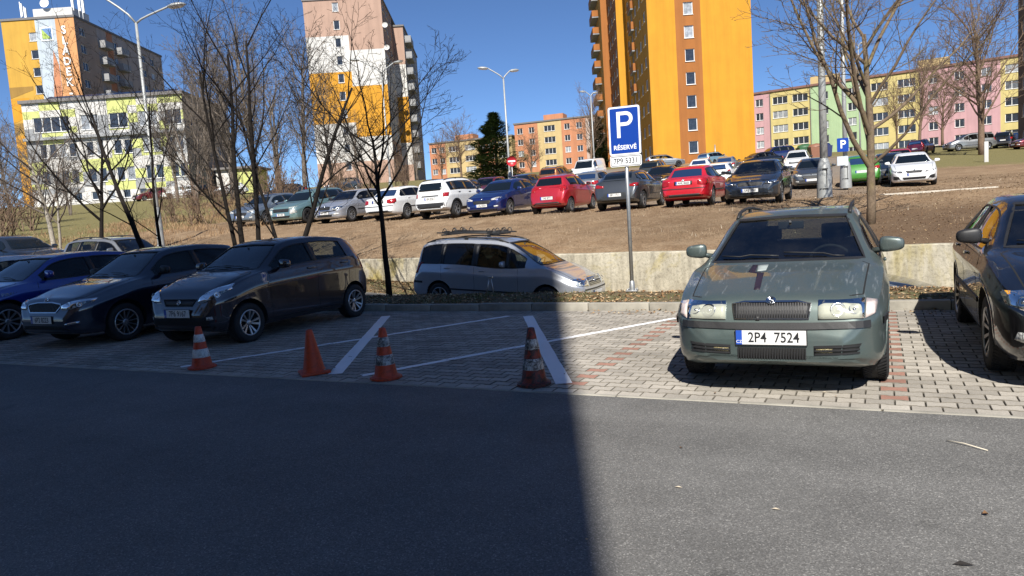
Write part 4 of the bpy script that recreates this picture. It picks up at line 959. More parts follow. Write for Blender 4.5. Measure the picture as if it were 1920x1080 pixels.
M_RIMD = mat('dark_rim', (.045, .045, .048), .4, .5, var=.2, scale=20)
M_CHROME = mat('chrome', (.62, .63, .64), .16, 1.0, var=.08, scale=20)
M_GLD = mat('dark_window_glass', (.006, .009, .012), .03, var=.0, spec=.8)
M_CABIN = mat('cabin_cloth', (.030, .031, .034), .9, var=.3, scale=9)
M_CABIN2 = mat('cabin_trim', (.055, .055, .058), .75, var=.2, scale=6)
M_TAIL = mat('tail_lamp_red', (.30, .010, .012), .12, var=.25, scale=12, coat=1)
M_AMB = mat('indicator_amber', (.62, .46, .22), .2, var=.2, scale=20)
M_PLATE = mat('number_plate_white', (.72, .72, .70), .4, var=.06, scale=12); M_PBLUE = mat('plate_blue', (.02, .08, .42), .4, var=0)
M_GLASS = mat_glass('car_glass', (.50, .56, .55)); M_GLASSD = mat_glass('tinted_car_glass', (.12, .14, .14), 1.55); M_GLASSS = mat_glass('side_car_glass', (.70, .76, .75), 1.5); M_LENS = mat_glass('lamp_lens', (.9, .92, .92), 1.45); M_LENSH = mat_glass('hazed_lamp_lens', (.85, .86, .80), 1.3, .1, (.45, .85), (.60, .61, .52))
def mat_reflector():
    m_, t, b = nodes('lamp_reflector'); n = noise_tex(t, 26, 3, .6, 'Object', 2.0); r = ramp(t, n.outputs[0], [(.35, (.20, .20, .19)), (.5, (.55, .55, .52)), (.65, (.80, .80, .76))])
    t.links.new(r.outputs[0], b.inputs['Base Color']); b.inputs['Metallic'].default_value = .15; b.inputs['Roughness'].default_value = .25; bump(t, b, n.outputs[0], .6, .02); return m_
M_REFL = mat_reflector(); M_REFLH = mat('hazed_lamp', (.55, .56, .48), .3, var=.3, scale=16, coat=1)

def spec(L, W, H, wb, fo, wr=.315, nz=.80, cz=.98, cowl=1.2, rf=1.98, rr=3.6, tail='hatch', belt_m=.95, belt_r=.98, deck=1.0, ti=.57, zb=.19, plan0=.60, flat=0, nose=None, **kw):
    top = nose or [(0, .50), (.03, .575), (.08, nz-.09), (.15, nz-.025), (.26, nz)]
    top = list(top)+[((cowl+.26)/2, lerp(nz, cz, .5)+.028), (cowl, cz), ((cowl+rf)/2, lerp(cz, H-.065, .53)), (rf, H-.062), (rf+.3, H-.014), ((rf+rr)/2, H), (rr-.35, H-.022), (rr, H-.062)]
    if tail == 'lift': top += [((rr+L-.5)/2, lerp(H-.062, deck, .5)), (L-.48, deck+.005), (L-.14, deck-.005), (L-.08, deck-.10), (L-.03, .66), (L, .50)]
    elif tail == 'box': top += [(L-.30, H-.16), (L-.19, lerp(H, belt_r, .7)), (L-.13, belt_r-.05), (L-.06, .72), (L-.02, .6), (L, .48)]
    else: top += [((rr+L-.28)/2, lerp(H-.062, belt_r+.03, .48)), (L-.26, belt_r+.02), (L-.15, belt_r-.13), (L-.06, .72), (L-.02, .60), (L, .48)]
    belt = [(0, .47), (.03, .54), (.08, nz-.15), (.15, nz-.10), (.30, nz-.055), (cowl*.65, lerp(nz, cz, .55)-.045), (cowl, cz-.045), (lerp(cowl, L, .3), belt_m), (L*.72, belt_r), (L-.42, belt_r-.005), (L-.2, min(belt_r, deck)-.10), (L-.05, .62), (L, .46)]
    bot = [(0, zb+.10), (.10, zb+.03), (.4, zb), (L-.9, zb), (L-.4, zb+.05), (L-.08, zb+.13), (L, zb+.2)]
    plan = [(0, plan0), (.03, plan0+.10), (.09, plan0+.20), (.18, .885), (.32, .94), (.6, .98), (1.1, 1), (L-1.3, 1), (L-.55, .975), (L-.28, .93), (L-.12, .87), (L-.04, .79), (L, .70)]
    rw = [(0, .36*W/1.7), (.12, .55), (.30, W*.355), (cowl, W*.405), (rf, ti), ((rf+rr)/2, ti+.012), (rr, ti-.03), (L-.3, (ti+.02 if tail != 'lift' else W*.40)), (L, .46)]
    d = dict(L=L, W=W, H=H, wb=wb, fo=fo, wr=wr, cowl=cowl, rf=rf, rr=rr, cz=cz, nz=nz, tail=tail, zb=zb, belt_r=belt_r, deck=deck, top=top, belt=belt, bot=bot, plan=plan, rw=rw)
    d.update(kw); return d

M_PLACE = mat_paint('placeholder', (.3, .3, .3))
class Car:
    def __init__(s, name, sp, near):
        s.name, s.sp, s.near = name, sp, near; s.parts = []
        s.L, s.W, s.H = sp['L'], sp['W'], sp['H']
        s.ft, s.fb, s.fz, s.fp, s.fr = [pchip(sp[k]) for k in ('top', 'belt', 'bot', 'plan', 'rw')]
        L = s.L
        st = [0, .012, .03, .055, .085, .12, .16, .21, .27, .35, .45]+list(np.arange(.55, L-.6, .09))+[L-x for x in (.56, .46, .38, .31, .25, .20, .155, .115, .08, .05, .028, .012, 0)]
        s.st = sorted(set(round(x, 4) for x in st))
        solid = s.loft(s.st, s.section); s.bm_solid = solid
        s.bvh = BVHTree.FromPolygons([Vector(v) for v in solid.v], solid.f)
        s.body(solid); s.fit()
    def ze(s, d):
        zt = s.ft(d); zs = min(s.fb(d), zt-.012); k = min(1, (zt-zs)/.36); return zs+(zt-zs)*lerp(.52, .885, k)
    def section(s, d):
        W2 = s.W/2; zt = s.ft(d); zs = min(s.fb(d), zt-.012); zb = min(s.fz(d), zs-.06); wm = W2*s.fp(d); wr = min(s.fr(d), wm*.90); h = zs-zb; k = min(1, (zt-zs)/.36); ze = zs+(zt-zs)*lerp(.52, .885, k)
        P = [(0, zb), (wm*.80, zb), (wm*.93, zb+.045), (wm*.972, zb+.17*h), (wm*.986, zb+.36*h), (wm*.990, zb+.60*h), (wm, zb+.79*h), (wm*.978, zb+.865*h), (wm*.948, zs),
             (lerp(wm*.945, wr, .42)+.008*k, lerp(zs, ze, .45)), (lerp(wm*.945, wr, .80)+.006*k, lerp(zs, ze, .83)), (wr, ze), (wr*.93, zs+(zt-zs)*lerp(.70, .945, k)), (wr*.72, zs+(zt-zs)*lerp(.86, .978, k)), (wr*.38, zs+(zt-zs)*.994), (0, zt)]
        out = [P[0]]
        for i in range(1, len(P)-1):      # a midpoint in the Catmull-Rom sense keeps the sides round
            if i >= 2:
                a, b, c, e = P[i-2], P[i-1], P[i], P[i+1]
                out.append((-.0625*a[0]+.5625*b[0]+.5625*c[0]-.0625*e[0], -.0625*a[1]+.5625*b[1]+.5625*c[1]-.0625*e[1]))
            out.append(P[i])
        out.append(P[-1]); return out
    def loft(s, sts, secf):
        mb = MB(); rings = []
        for d in sts:
            q = secf(d); ring = [(s.L/2-d, y, z) for y, z in q]+[(s.L/2-d, -y, z) for y, z in q[-2:0:-1]]; rings.append(ring)
        n = len(rings[0]); m_ = n//2
        for r_ in rings: mb.v.extend(r_)
        for i in range(len(rings)-1):
            for j in range(n): mb.f.append([i*n+j, i*n+(j+1) % n, (i+1)*n+(j+1) % n, (i+1)*n+j]); mb.mi.append(0); mb.sm.append(True)
        for e, o in ((0, 0), (1, (len(rings)-1)*n)):
            for j in range(m_):
                a, b = j, j+1; a2, b2 = (n-a) % n, (n-b) % n
                f = [o+x for x in dict.fromkeys([a, b, b2, a2])]
                if len(f) > 2: mb.f.append(f if e else f[::-1]); mb.mi.append(0); mb.sm.append(True)
        return mb
    def boolean(s, me, cut, mats):
        o = bpy.data.objects.new('tmp', me); C.objects.link(o); c = bpy.data.objects.new('cut', cut.mesh('cut', mats)); C.objects.link(c)
        bm = bmesh.new(); bm.from_mesh(c.data); bmesh.ops.recalc_face_normals(bm, faces=bm.faces[:]); bm.to_mesh(c.data); bm.free()
        md = o.modifiers.new('b', 'BOOLEAN'); md.operation = 'DIFFERENCE'; md.object = c; md.solver = 'EXACT'
        try: md.material_mode = 'TRANSFER'
        except Exception: pass
        dg = bpy.context.evaluated_depsgraph_get(); out = bpy.data.meshes.new_from_object(o.evaluated_get(dg))
        bpy.data.objects.remove(o); bpy.data.objects.remove(c); return out
    def void(s, d):
        zt = s.ft(d); sl = (s.ft(d+.02)-s.ft(d-.02))/.04; off = .05*math.sqrt(1+sl*sl); zs = min(s.fb(d), zt-.012); ze = s.ze(d); W2 = s.W/2*s.fp(d); wr = min(s.fr(d), W2*.9); zf = .42
        t = max(zt-off, zf+.3); zs2 = min(zs, t-.05); ze2 = min(max(ze-.05*math.sqrt(1+sl*sl*.6), zs2+.02), t-.01)
        return [(0, zf), (W2-.13, zf), (W2-.10, zf+.1), (W2-.095, zs2-.06), (W2*.948-.075, zs2), (lerp(W2*.945, wr, .5)-.062, lerp(zs2, ze2, .5)), (wr-.055, ze2), (wr*.7, t-.006), (0, t)]
    def body(s, solid):
        sp = s.sp; me = solid.mesh('body', [M_PLACE]); bm = bmesh.new(); bm.from_mesh(me); bmesh.ops.recalc_face_normals(bm, faces=bm.faces[:]); bm.to_mesh(me); bm.free()
        wells = MB(); rw = sp['wr']+.052
        for ax in (sp['fo'], sp['fo']+sp['wb']):
            for sg in (-1, 1):
                M = Matrix.Translation((s.L/2-ax, sg*(s.W/2-.11), sp['wr']+.012)) @ Matrix.Rotation(R(90), 4, 'X'); n = 30
                wells.prism([(rw*math.cos(6.2832*k/n), rw*math.sin(6.2832*k/n)) for k in range(n)], -.17, .17, 0, M)
        me = s.boolean(me, wells, M_UNDER)
        s.wins = s.side_windows()
        if s.near:
            d0 = sp['cowl']+.06
            while s.void(d0)[-1][1] < s.sp['cz']-.05: d0 += .03
            d1 = sp['rr']+(.10 if sp['tail'] == 'box' else .25 if sp['tail'] == 'lift' else .18)
            me = s.boolean(me, s.loft(list(np.linspace(d0, min(d1, s.L-.45), 26)), s.void), M_CABIN); s.d0 = d0
            c = MB(); c.prism(sp['ws'], s.L/2-(sp['rf']+.18), s.L/2-(sp['cowl']-.3), 0, Matrix(((0, 0, 1, 0), (1, 0, 0, 0), (0, 1, 0, 0), (0, 0, 0, 1)))); me = s.boolean(me, c, M_TRIM)
            c = MB(); c.prism(sp['rwin'], s.L/2-(s.L+.2), s.L/2-(min(d1, s.L-.45)-.12), 0, Matrix(((0, 0, 1, 0), (1, 0, 0, 0), (0, 1, 0, 0), (0, 0, 0, 1)))); me = s.boolean(me, c, M_TRIM)
            c = MB()
            for w_ in s.wins: c.prism([(s.L/2-d, z) for d, z in w_], -s.W, s.W, 0, Matrix(((1, 0, 0, 0), (0, 0, 1, 0), (0, 1, 0, 0), (0, 0, 0, 1))))
            me = s.boolean(me, c, M_TRIM)
        me.name = 'body'
        me.polygons.foreach_set('use_smooth', [True]*len(me.polygons))
        try: me.set_sharp_from_angle(angle=R(32))
        except Exception: pass
        s.parts.append(('body', me, True, []))
    def side_windows(s):
        out = []
        for d0, d1 in s.sp['sw']:
            lo, hi = [], []
            for d in np.linspace(d0, d1, 9):
                a, b = s.fb(d)+.022, s.ze(d)-.05
                if s.sp['tail'] != 'box' and d > s.sp['rr']+.1: b -= .02
                if b-a < .035: continue
                lo.append((d, a)); hi.append((d, b))
            if len(lo) > 2: out.append(lo+hi[::-1])
        return out
    # ---- shapes laid on the body
    def hit(s, view, a, b):
        if view == 'f': o, dr = Vector((s.L/2+1, a, b)), Vector((-1, 0, 0))
        elif view == 'r': o, dr = Vector((-s.L/2-1, a, b)), Vector((1, 0, 0))
        elif view == 's': o, dr = Vector((s.L/2-a, 3, b)), Vector((0, -1, 0))
        elif view == 't': o, dr = Vector((s.L/2-a, b, 4)), Vector((0, 0, -1))
        p, n, i, q = s.bvh.ray_cast(o, dr)
        if p is None: return None
        if n.dot(dr) > 0: n = -n
        return p, n
    def patch(s, view, poly, off=.004, cell=.06, thick=.012, mb=None, mi=0):
        mb = mb or MB(); xs = [p[0] for p in poly]; ys = [p[1] for p in poly]; x0, x1, y0, y1 = min(xs), max(xs), min(ys), max(ys)
        nx, ny = max(1, math.ceil((x1-x0)/cell)), max(1, math.ceil((y1-y0)/cell)); vid = {}; V = []; F = []
        for i in range(nx):
            a0, a1 = lerp(x0, x1, i/nx), lerp(x0, x1, (i+1)/nx); col_ = clip_poly(clip_poly(poly, -1, 0, -a0), 1, 0, a1)
            if len(col_) < 3: continue
            for j in range(ny):
                b0, b1 = lerp(y0, y1, j/ny), lerp(y0, y1, (j+1)/ny); q = clip_poly(clip_poly(col_, 0, -1, -b0), 0, 1, b1)
                ids = []
                for x, y in q:
                    k = (round(x, 4), round(y, 4))
                    if k not in vid:
                        h = s.hit(view, x, y); vid[k] = None if h is None else len(V)
                        if h: V.append(h)
                    ids.append(vid[k])
                if None in ids: continue
                ids = list(dict.fromkeys(ids))
                if len(ids) >= 3: F.append(ids)
        o = len(mb.v); mb.v.extend(tuple(p+n*off) for p, n in V)
        for f in F: mb.f.append([o+i for i in f]); mb.mi.append(mi); mb.sm.append(True)
        if thick > 0:
            ec = {}
            for f in F:
                for a, b in zip(f, f[1:]+f[:1]): ec[(a, b)] = ec.get((a, b), 0)+1
            o2 = len(mb.v); mb.v.extend(tuple(p+n*(off-thick)) for p, n in V)
            for (a, b) in ec:
                if (b, a) not in ec: mb.f.append([o+a, o2+a, o2+b, o+b]); mb.mi.append(mi); mb.sm.append(False)
        return mb
    def ribbon(s, view, pts, wd, off=.003, closed=False, mb=None, mi=0, step=.05, thick=.01):
        mb = mb or MB(); P = []
        pp = list(pts)+([pts[0]] if closed else [])
        for (x0, y0), (x1, y1) in zip(pp, pp[1:]):
            n = max(1, int(math.hypot(x1-x0, y1-y0)/step)); P += [(lerp(x0, x1, k/n), lerp(y0, y1, k/n)) for k in range(n)]
        if not closed: P.append(pp[-1])
        N_ = len(P); A, B = [], []
        for i in range(N_):
            q0, q1 = (P[i-1], P[(i+1) % N_]) if closed else (P[max(0, i-1)], P[min(N_-1, i+1)])
            dx, dy = q1[0]-q0[0], q1[1]-q0[1]; l = math.hypot(dx, dy) or 1; nx, ny = -dy/l*wd/2, dx/l*wd/2
            A.append(s.hit(view, P[i][0]+nx, P[i][1]+ny)); B.append(s.hit(view, P[i][0]-nx, P[i][1]-ny))
        for i in range(N_ if closed else N_-1):
            j = (i+1) % N_
            if None in (A[i], A[j], B[i], B[j]): continue
            t = lambda h, o: tuple(h[0]+h[1]*o)
            mb.add([t(A[i], off), t(A[j], off), t(B[j], off), t(B[i], off), t(A[i], off-thick), t(A[j], off-thick), t(B[j], off-thick), t(B[i], off-thick)], [(0, 1, 2, 3), (0, 4, 5, 1), (2, 6, 7, 3)], mi)
        return mb
    def put(s, name, mb, mats, painted=False, subs=(), mirror=False):
        if isinstance(mb, MB):
            if not mb.v: return
            mb = mb.mesh(name, mats)
        me = mb; s.parts.append((name, me, painted, list(subs)))
        if mirror:
            def flip(m_):
                c = m_.copy(); c.transform(Matrix.Diagonal((1, -1, 1, 1))); c.flip_normals(); return c
            s.parts.append((name, flip(me), painted, [(n_, flip(m_)) for n_, m_ in subs]))
    def fit(s):
        sp = s.sp; L, W, H = s.L, s.W, s.H; near = s.near; mir = lambda q: [(-y, z) for y, z in q][::-1]
        # glazing
        if near:
            s.put('windscreen', s.patch('f', [(y*1.02, z) for y, z in sp['ws']], -.010, .07, 0), M_GLASS)
            s.put('rear_window', s.patch('r', sp['rwin'], -.010, .07, 0), M_GLASSD if sp.get('tint') else M_GLASS)
            for i, w_ in enumerate(s.wins): s.put('side_window', s.patch('s', w_, -.010, .12, 0), M_GLASSD if sp.get('tint') or (i > 0 and sp.get('tint_rear')) else M_GLASSS, mirror=True)
            s.put('windscreen_seal', s.ribbon('f', sp['ws'], .018, .002, True), M_TRIM)
        else:
            s.put('windscreen', s.patch('f', sp['ws'], .003, .09, .004), M_GLD); s.put('rear_window', s.patch('r', sp['rwin'], .003, .09, .004), M_GLD)
            for w_ in s.wins: s.put('side_window', s.patch('s', w_, .003, .12, .004), M_GLD, mirror=True)
        for (d0, d1), (e0, e1) in zip(sp['sw'], sp['sw'][1:]):
            if e0-d1 < .22: s.put('door_pillar', s.patch('s', [(d1+.003, s.fb(d1)+.02), (e0-.003, s.fb(e0)+.02), (e0-.003, s.ze(e0)-.05), (d1+.003, s.ze(d1)-.05)], .002, .1, .006), M_TRIM, mirror=True)
        if near:
            for w_ in s.wins: s.put('window_seal', s.ribbon('s', w_, .016, .002, True, step=.1), sp.get('seal', M_TRIM), mirror=True)
        # seams
        g = MB()
        for d in sp.get('doors', ()):
            s.ribbon('s', [(d, s.fb(d)-.0), (d-.02, .62), (d+.01, sp['zb']+.09)], .007, .0012, mb=g, thick=.004)
        s.ribbon('s', [(sp['doors'][0]-.02, sp['zb']+.085), (sp['doors'][-1]+.01, sp['zb']+.085)], .007, .0012, mb=g, thick=.004, step=.1)
        s.put('door_seam', g, M_UNDER, mirror=True)
        hs = s.ribbon('t', [(.20, -W*.33), (.30, -W*.385), (sp['cowl']-.08, -W*.41), (sp['cowl']-.02, -W*.38)], .012, .001, thick=.004); s.ribbon('t', [(.20, W*.33), (.30, W*.385), (sp['cowl']-.08, W*.41), (sp['cowl']-.02, W*.38)], .012, .001, mb=hs, thick=.004)
        s.put('bonnet_seam', hs, M_UNDER)
        # lights
        if 'hl' in sp:
            base = s.patch('f', sp['hl'], .002, .05, .01).mesh('headlight', [sp.get('hlm', M_REFL)]); subs = []
            cy = sum(p[0] for p in sp['hl'])/len(sp['hl']); cz_ = sum(p[1] for p in sp['hl'])/len(sp['hl'])
            if near:
                for k, (oy, oz, r_) in enumerate(sp.get('bulbs', ((-.05, 0, .055), (.10, 0, .045)))):
                    h = s.hit('f', cy+oy, cz_+oz)
                    if h:
                        q = MB(); M = Matrix.Translation(h[0]+h[1]*.004) @ h[1].to_track_quat('Z', 'Y').to_matrix().to_4x4(); q.lathe([(r_, .0), (r_*.95, .008), (r_*.8, .004), (r_*.35, -.004), (r_*.3, .006), (0, .008)], 20, 0, M); subs.append(('lamp_bowl', q.mesh('lamp_bowl', M_CHROME)))
                subs.append(('lens', s.patch('f', sp['hl'], .013, .05, .013).mesh('lens', sp.get('lens', M_LENS))))
            if 'ind' in sp: subs.append(('indicator', s.patch('f', sp['ind'], .008, .04, .014).mesh('indicator', sp.get('indm', M_AMB))))
            s.put('headlight', base, None, subs=subs, mirror=True)
        for p in sp.get('tl', ()): s.put('tail_light', s.patch('r', p, .008, .06, .02), M_TAIL, mirror=True)
        for p in sp.get('tls', ()): s.put('tail_light', s.patch('s', p, .006, .06, .016), M_TAIL, mirror=True)
        if 'gr' in sp:
            s.put('grille', s.patch('f', sp['gr'], .003, .05, .006), M_TRIM)
            if near or sp.get('ring'): s.put('grille_frame', s.ribbon('f', sp['gr'], sp.get('ringw', .022), .010, True, thick=.02), sp.get('ringm', M_CHROME))
            if sp.get('slats'):
                q = MB(); y0, y1, z0, z1, n = sp['slats']
                for i in range(n):
                    y = lerp(y0, y1, (i+.5)/n); s.ribbon('f', [(y, z0), (y, z1)], (y1-y0)/n*.34, .008, mb=q, thick=.008)
                s.put('grille_slats', q, sp.get('slatc', M_TRIM))
        for nm, p, m_ in sp.get('front', ()): s.put(nm, s.patch('f', p, .003 if m_ is not M_AMB else .012, .06, .008 if m_ is not M_AMB else .02), m_)
        for nm, p, m_ in sp.get('frontm', ()): s.put(nm, s.patch('f', p, .004, .06, .01), m_, mirror=True)
        for nm, p, m_ in sp.get('rear', ()): s.put(nm, s.patch('r', p, .004, .08, .01), m_)
        for nm, p, m_ in sp.get('rearm', ()): s.put(nm, s.patch('r', p, .004, .08, .01), m_, mirror=True)
        for nm, pts, wd, m_ in sp.get('bands', ()): s.put(nm, s.ribbon('s', pts, wd, .012, thick=.02, step=.09), m_, mirror=True)
        for nm, pts, wd, m_ in sp.get('fbands', ()): s.put(nm, s.ribbon('f', pts, wd, .012, thick=.02, step=.05), m_)
        for nm, pts, wd, m_ in sp.get('rbands', ()): s.put(nm, s.ribbon('r', pts, wd, .012, thick=.02, step=.05), m_)
        if 'fslats' in sp:
            q = MB()
            for pts, wd in sp['fslats']: s.ribbon('f', pts, wd, .010, mb=q, thick=.008)
            s.put('intake_slats', q, M_TRIM if not sp.get('fsm') else sp['fsm'])
        # rim of the wheel arches, skirts
        for ax in (sp['fo'], sp['fo']+sp['wb']):
            r_ = sp['wr']+.062; arc = [(ax+r_*math.cos(R(a_)), sp['wr']+.012+r_*math.sin(R(a_))) for a_ in range(-8, 189, 7)]
            if sp.get('cladding'): s.put('arch_trim', s.ribbon('s', arc, .075, .010, thick=.03), M_TRIM, mirror=True)
            else: s.put('arch_lip', s.ribbon('s', arc, .020, .005, thick=.03), M_PLACE, True, mirror=True)
        # door handles
        for d in sp.get('handles', ()):
            z = s.fb(d)-.075; h = s.hit('s', d, z); q = MB(); q.cbox(h[0]+Vector((0, .014, 0)), (.16, .022, .028), .009); s.put('door_handle', q, M_TRIM if sp.get('hblack') else M_PLACE, not sp.get('hblack'), mirror=True)
        # mirrors
        md, mz = sp.get('mir', (sp['cowl']+.48, s.fb(sp['cowl']+.5)+.075)); h = s.hit('s', md, mz-.06)
        q = MB(); bm = bmesh.new(); bmesh.ops.create_uvsphere(bm, u_segments=18, v_segments=10, radius=1)
        for v in bm.verts:
            c = v.co; f = lambda x, p: math.copysign(abs(x)**p, x); x, y, z = f(c.x, .6), f(c.y, .6), f(c.z, .6)
            v.co = Vector((x*.055*(1-.25*max(0, -y)), y*.105, z*.068*(1-.18*y)))
            if v.co.x < -.03: v.co.x = -.03
        mc = h[0]+Vector((.02, .135, .06)); q.bm(bm, 0, Matrix.Translation(mc), True); q.tube([h[0]+Vector((.0, -.02, .0)), h[0]+Vector((.015, .06, .02)), mc+Vector((0, -.03, -.03))], [.03, .022, .025], 8)
        gl = MB(); gl.box(mc+Vector((-.034, 0, 0)), (.004, .16, .10)); s.put('door_mirror', q.mesh('door_mirror', M_TRIM if sp.get('mblack') else M_PLACE), None, not sp.get('mblack'), [('mirror_glass', gl.mesh('mirror_glass', M_CHROME))], mirror=True)
        # number plates
        for v, z, nm in (('f', sp.get('pf', .50), 'front_plate'), ('r', sp.get('pr', .80), 'rear_plate')):
            h = s.hit(v, 0, z); sg = 1 if v == 'f' else -1; q = MB(); x = h[0].x+sg*.012
            for y_, dx in ((-.25, 0), (.25, 0)):
                h2 = s.hit(v, y_, z)
                if h2: x = max(x, h2[0].x+.012) if sg > 0 else min(x, h2[0].x-.012)
            q.box((x, 0, z), (.012, .535, .125), 0); q.box((x+sg*.0075, 0, z), (.004, .52, .112), 1); q.box((x+sg*.009, -sg*.237, z), (.004, .046, .112), 2)
            s.put(nm, q.mesh(nm, [M_TRIM, M_PLATE, M_PBLUE]), None); s.plate = getattr(s, 'plate', {}); s.plate[v] = (x+sg*.0118, z)
        # emblem
        for v, z, r_ in sp.get('emb', ()):
            h = s.hit(v, 0, z); M = Matrix.Translation(h[0]+h[1]*.004) @ h[1].to_track_quat('Z', 'Y').to_matrix().to_4x4(); q = MB(); q.lathe([(r_, 0), (r_, .012), (r_*.82, .014), (r_*.78, .009), (0, .009)], 20, 0, M)
            q.lathe([(r_*.34, .008), (r_*.30, .014), (0, .015)], 10, 0, M @ Matrix.Translation((r_*.12, r_*.1, 0))); q.box((-r_*.18, -r_*.15, .011), (r_*.9, r_*.14, .006), 0, .6, M); s.put('emblem', q, M_CHROME)
        # roof rails
        if sp.get('rails'):
            pts = []; a0, a1 = sp['rails']
            for k in range(13):
                d = lerp(a0, a1, k/12); h = s.hit('t', d, s.fr(d)*.93); pts.append(h[0]+Vector((0, 0, .045*math.sin(math.pi*k/12)**.4+.004)))
            q = MB(); q.tube(pts, .017, 8)
            for k in (1, 6, 11): q.box(pts[k]-Vector((0, 0, .025)), (.10, .026, .055))
            s.put('roof_rail', q, sp.get('railm', M_TRIM), mirror=True)
        if near:
            for y0, y1 in sp.get('wip', ((-.02, .50), (-.58, -.06))):
                pts = []
                for k in range(7):
                    y = lerp(y1, y0, k/6); z = sp['ws'][0][1]+.010+.028*k/6+(.018 if abs(y) < .4 else 0); h = s.hit('f', y, z); pts.append(h[0]+h[1]*.014)
                q = MB(); q.tube(pts, .007, 5); s.put('wiper', q, M_TRIM)
            s.cabin()
        if sp.get('ant'):
            h = s.hit('t', sp['ant'], 0); q = MB(); q.tube([h[0], h[0]+Vector((-.10, 0, .16))], .004, 5); q.lathe([(.02, 0), (.012, .02)], 8, 0, Matrix.Translation(h[0])); s.put('antenna', q, M_TRIM)
        # wheels
        s.wheel()
    def cabin(s):
        sp = s.sp; d0 = s.d0; wi = s.W/2-.16; cz = sp['cz']
        q = MB(); x = lambda d: s.L/2-d
        q.add([(x(d0), -wi, .5), (x(d0), wi, .5), (x(d0), wi, cz-.09), (x(d0), -wi, cz-.09), (x(d0+.28), -wi, cz-.035), (x(d0+.28), wi, cz-.035), (x(d0+.42), -wi, cz-.16), (x(d0+.42), wi, cz-.16), (x(d0+.36), -wi, .5), (x(d0+.36), wi, .5)],
              [(0, 3, 2, 1), (3, 4, 5, 2), (4, 6, 7, 5), (6, 8, 9, 7), (0, 8, 6, 4, 3), (1, 2, 5, 7, 9)]); s.put('dashboard', q, M_CABIN)
        q = MB(); c = Vector((x(d0+.55), .36, cz-.06)); n = Vector((-.88, 0, .47)); e1 = Vector((0, 1, 0)); e2 = n.cross(e1)
        q.tube([c+(e1*math.cos(a_)+e2*math.sin(a_))*.185 for a_ in np.linspace(0, 6.2832, 29)], .015, 7, caps=False)
        for a_ in (0, 2.09+.5, 3.1416): q.tube([c, c+(e1*math.cos(a_)+e2*math.sin(a_))*.18], .016, 6)
        q.tube([c, c-n*.2], .035, 8); q.lathe([(.0, .03), (.05, .025), (.06, 0)], 12, 0, Matrix.Translation(c) @ n.to_track_quat('Z', 'Y').to_matrix().to_4x4()); s.put('steering_wheel', q, M_CABIN)
        def seat(d, y, w_, zt, heads):
            b = MB(); b.cbox((x(d-.28), y, .52), (.52, w_, .16), .05); bm = bmesh.new(); bmesh.ops.create_cube(bm, size=1)
            for v in bm.verts: v.co = Vector((v.co.x*.13, v.co.y*w_*(.84 if v.co.z > 0 else 1), v.co.z*(zt-.52)))
            bmesh.ops.bevel(bm, geom=bm.edges[:], offset=.045, segments=3, affect='EDGES'); b.bm(bm, 0, Matrix.Translation((x(d+.02), y, (zt+.52)/2)) @ Matrix.Rotation(R(-14), 4, 'Y'), True); subs = []
            for hy in heads:
                e = MB(); e.cbox((x(d+.14), y+hy, zt+.13), (.09, .25, .17), .04); e.tube([(x(d+.12), y+hy-.06, zt-.03), (x(d+.13), y+hy-.06, zt+.08)], .007, 5); e.tube([(x(d+.12), y+hy+.06, zt-.03), (x(d+.13), y+hy+.06, zt+.08)], .007, 5); subs.append(('headrest', e.mesh('headrest', M_CABIN)))
            s.put('seat', b.mesh('seat', M_CABIN), None, False, subs)
        zt = s.H-.40
        for y in (-.36, .36): seat(d0+1.28, y, .50, zt, (0,))
        seat(d0+2.12, 0, 1.22, zt-.03, (-.38, .38))
        if sp.get('row3'): seat(d0+2.85, 0, 1.15, zt-.03, (-.38, .38))
        h = s.hit('f', 0, sp['ws'][2][1]-.055); q = MB(); q.cbox(h[0]+Vector((-.09, 0, -.02)), (.025, .24, .075), .012); q.tube([h[0]+Vector((-.02, 0, .02)), h[0]+Vector((-.08, 0, 0))], .012, 6); s.put('rear_view_mirror', q, M_CABIN2)
    def wheel(s):
        sp = s.sp; r_ = sp['wr']; wd = .205; rr = r_*sp.get('rimk', .66)
        T = Matrix.Rotation(R(-90), 4, 'X')      # lathe z -> +y
        t = MB(); h = wd/2
        pr = [(rr*.98, -h*.85), (rr+.012, -h*.96), ((rr+r_)/2, -h*1.04), (r_-.022, -h*.98), (r_-.006, -h*.82), (r_, -h*.5)]; pr = pr+[(a_, -b_) for a_, b_ in pr[::-1]]
        t.lathe(pr, 40 if s.near else 26, 0, T)
        if s.near:
            for k in range(64):
                a_ = 6.2832*k/64
                for sg in (-1, 1):
                    M = Matrix.Rotation(a_, 4, 'Y') @ Matrix.Translation((0, sg*h*.55, r_-.001)) @ Matrix.Rotation(sg*.5, 4, 'Z'); t.box((0, 0, 0), (.012, h*.72, .009), 0, 0, M)
        rim = MB(); rim.lathe([(rr+.004, h*.90), (rr-.012, h*.96), (rr-.028, h*.80), (rr-.04, h*.2), (rr*.5, h*.05), (0, h*.05)], 32 if s.near else 20, 1, T)
        rim.lathe([(rr+.006, h*.88), (rr, h*.99), (rr-.016, h*.97), (rr-.022, h*.80)], 32 if s.near else 20, 0, T)
        n = sp.get('spokes', 10); pair = sp.get('pair', 0)
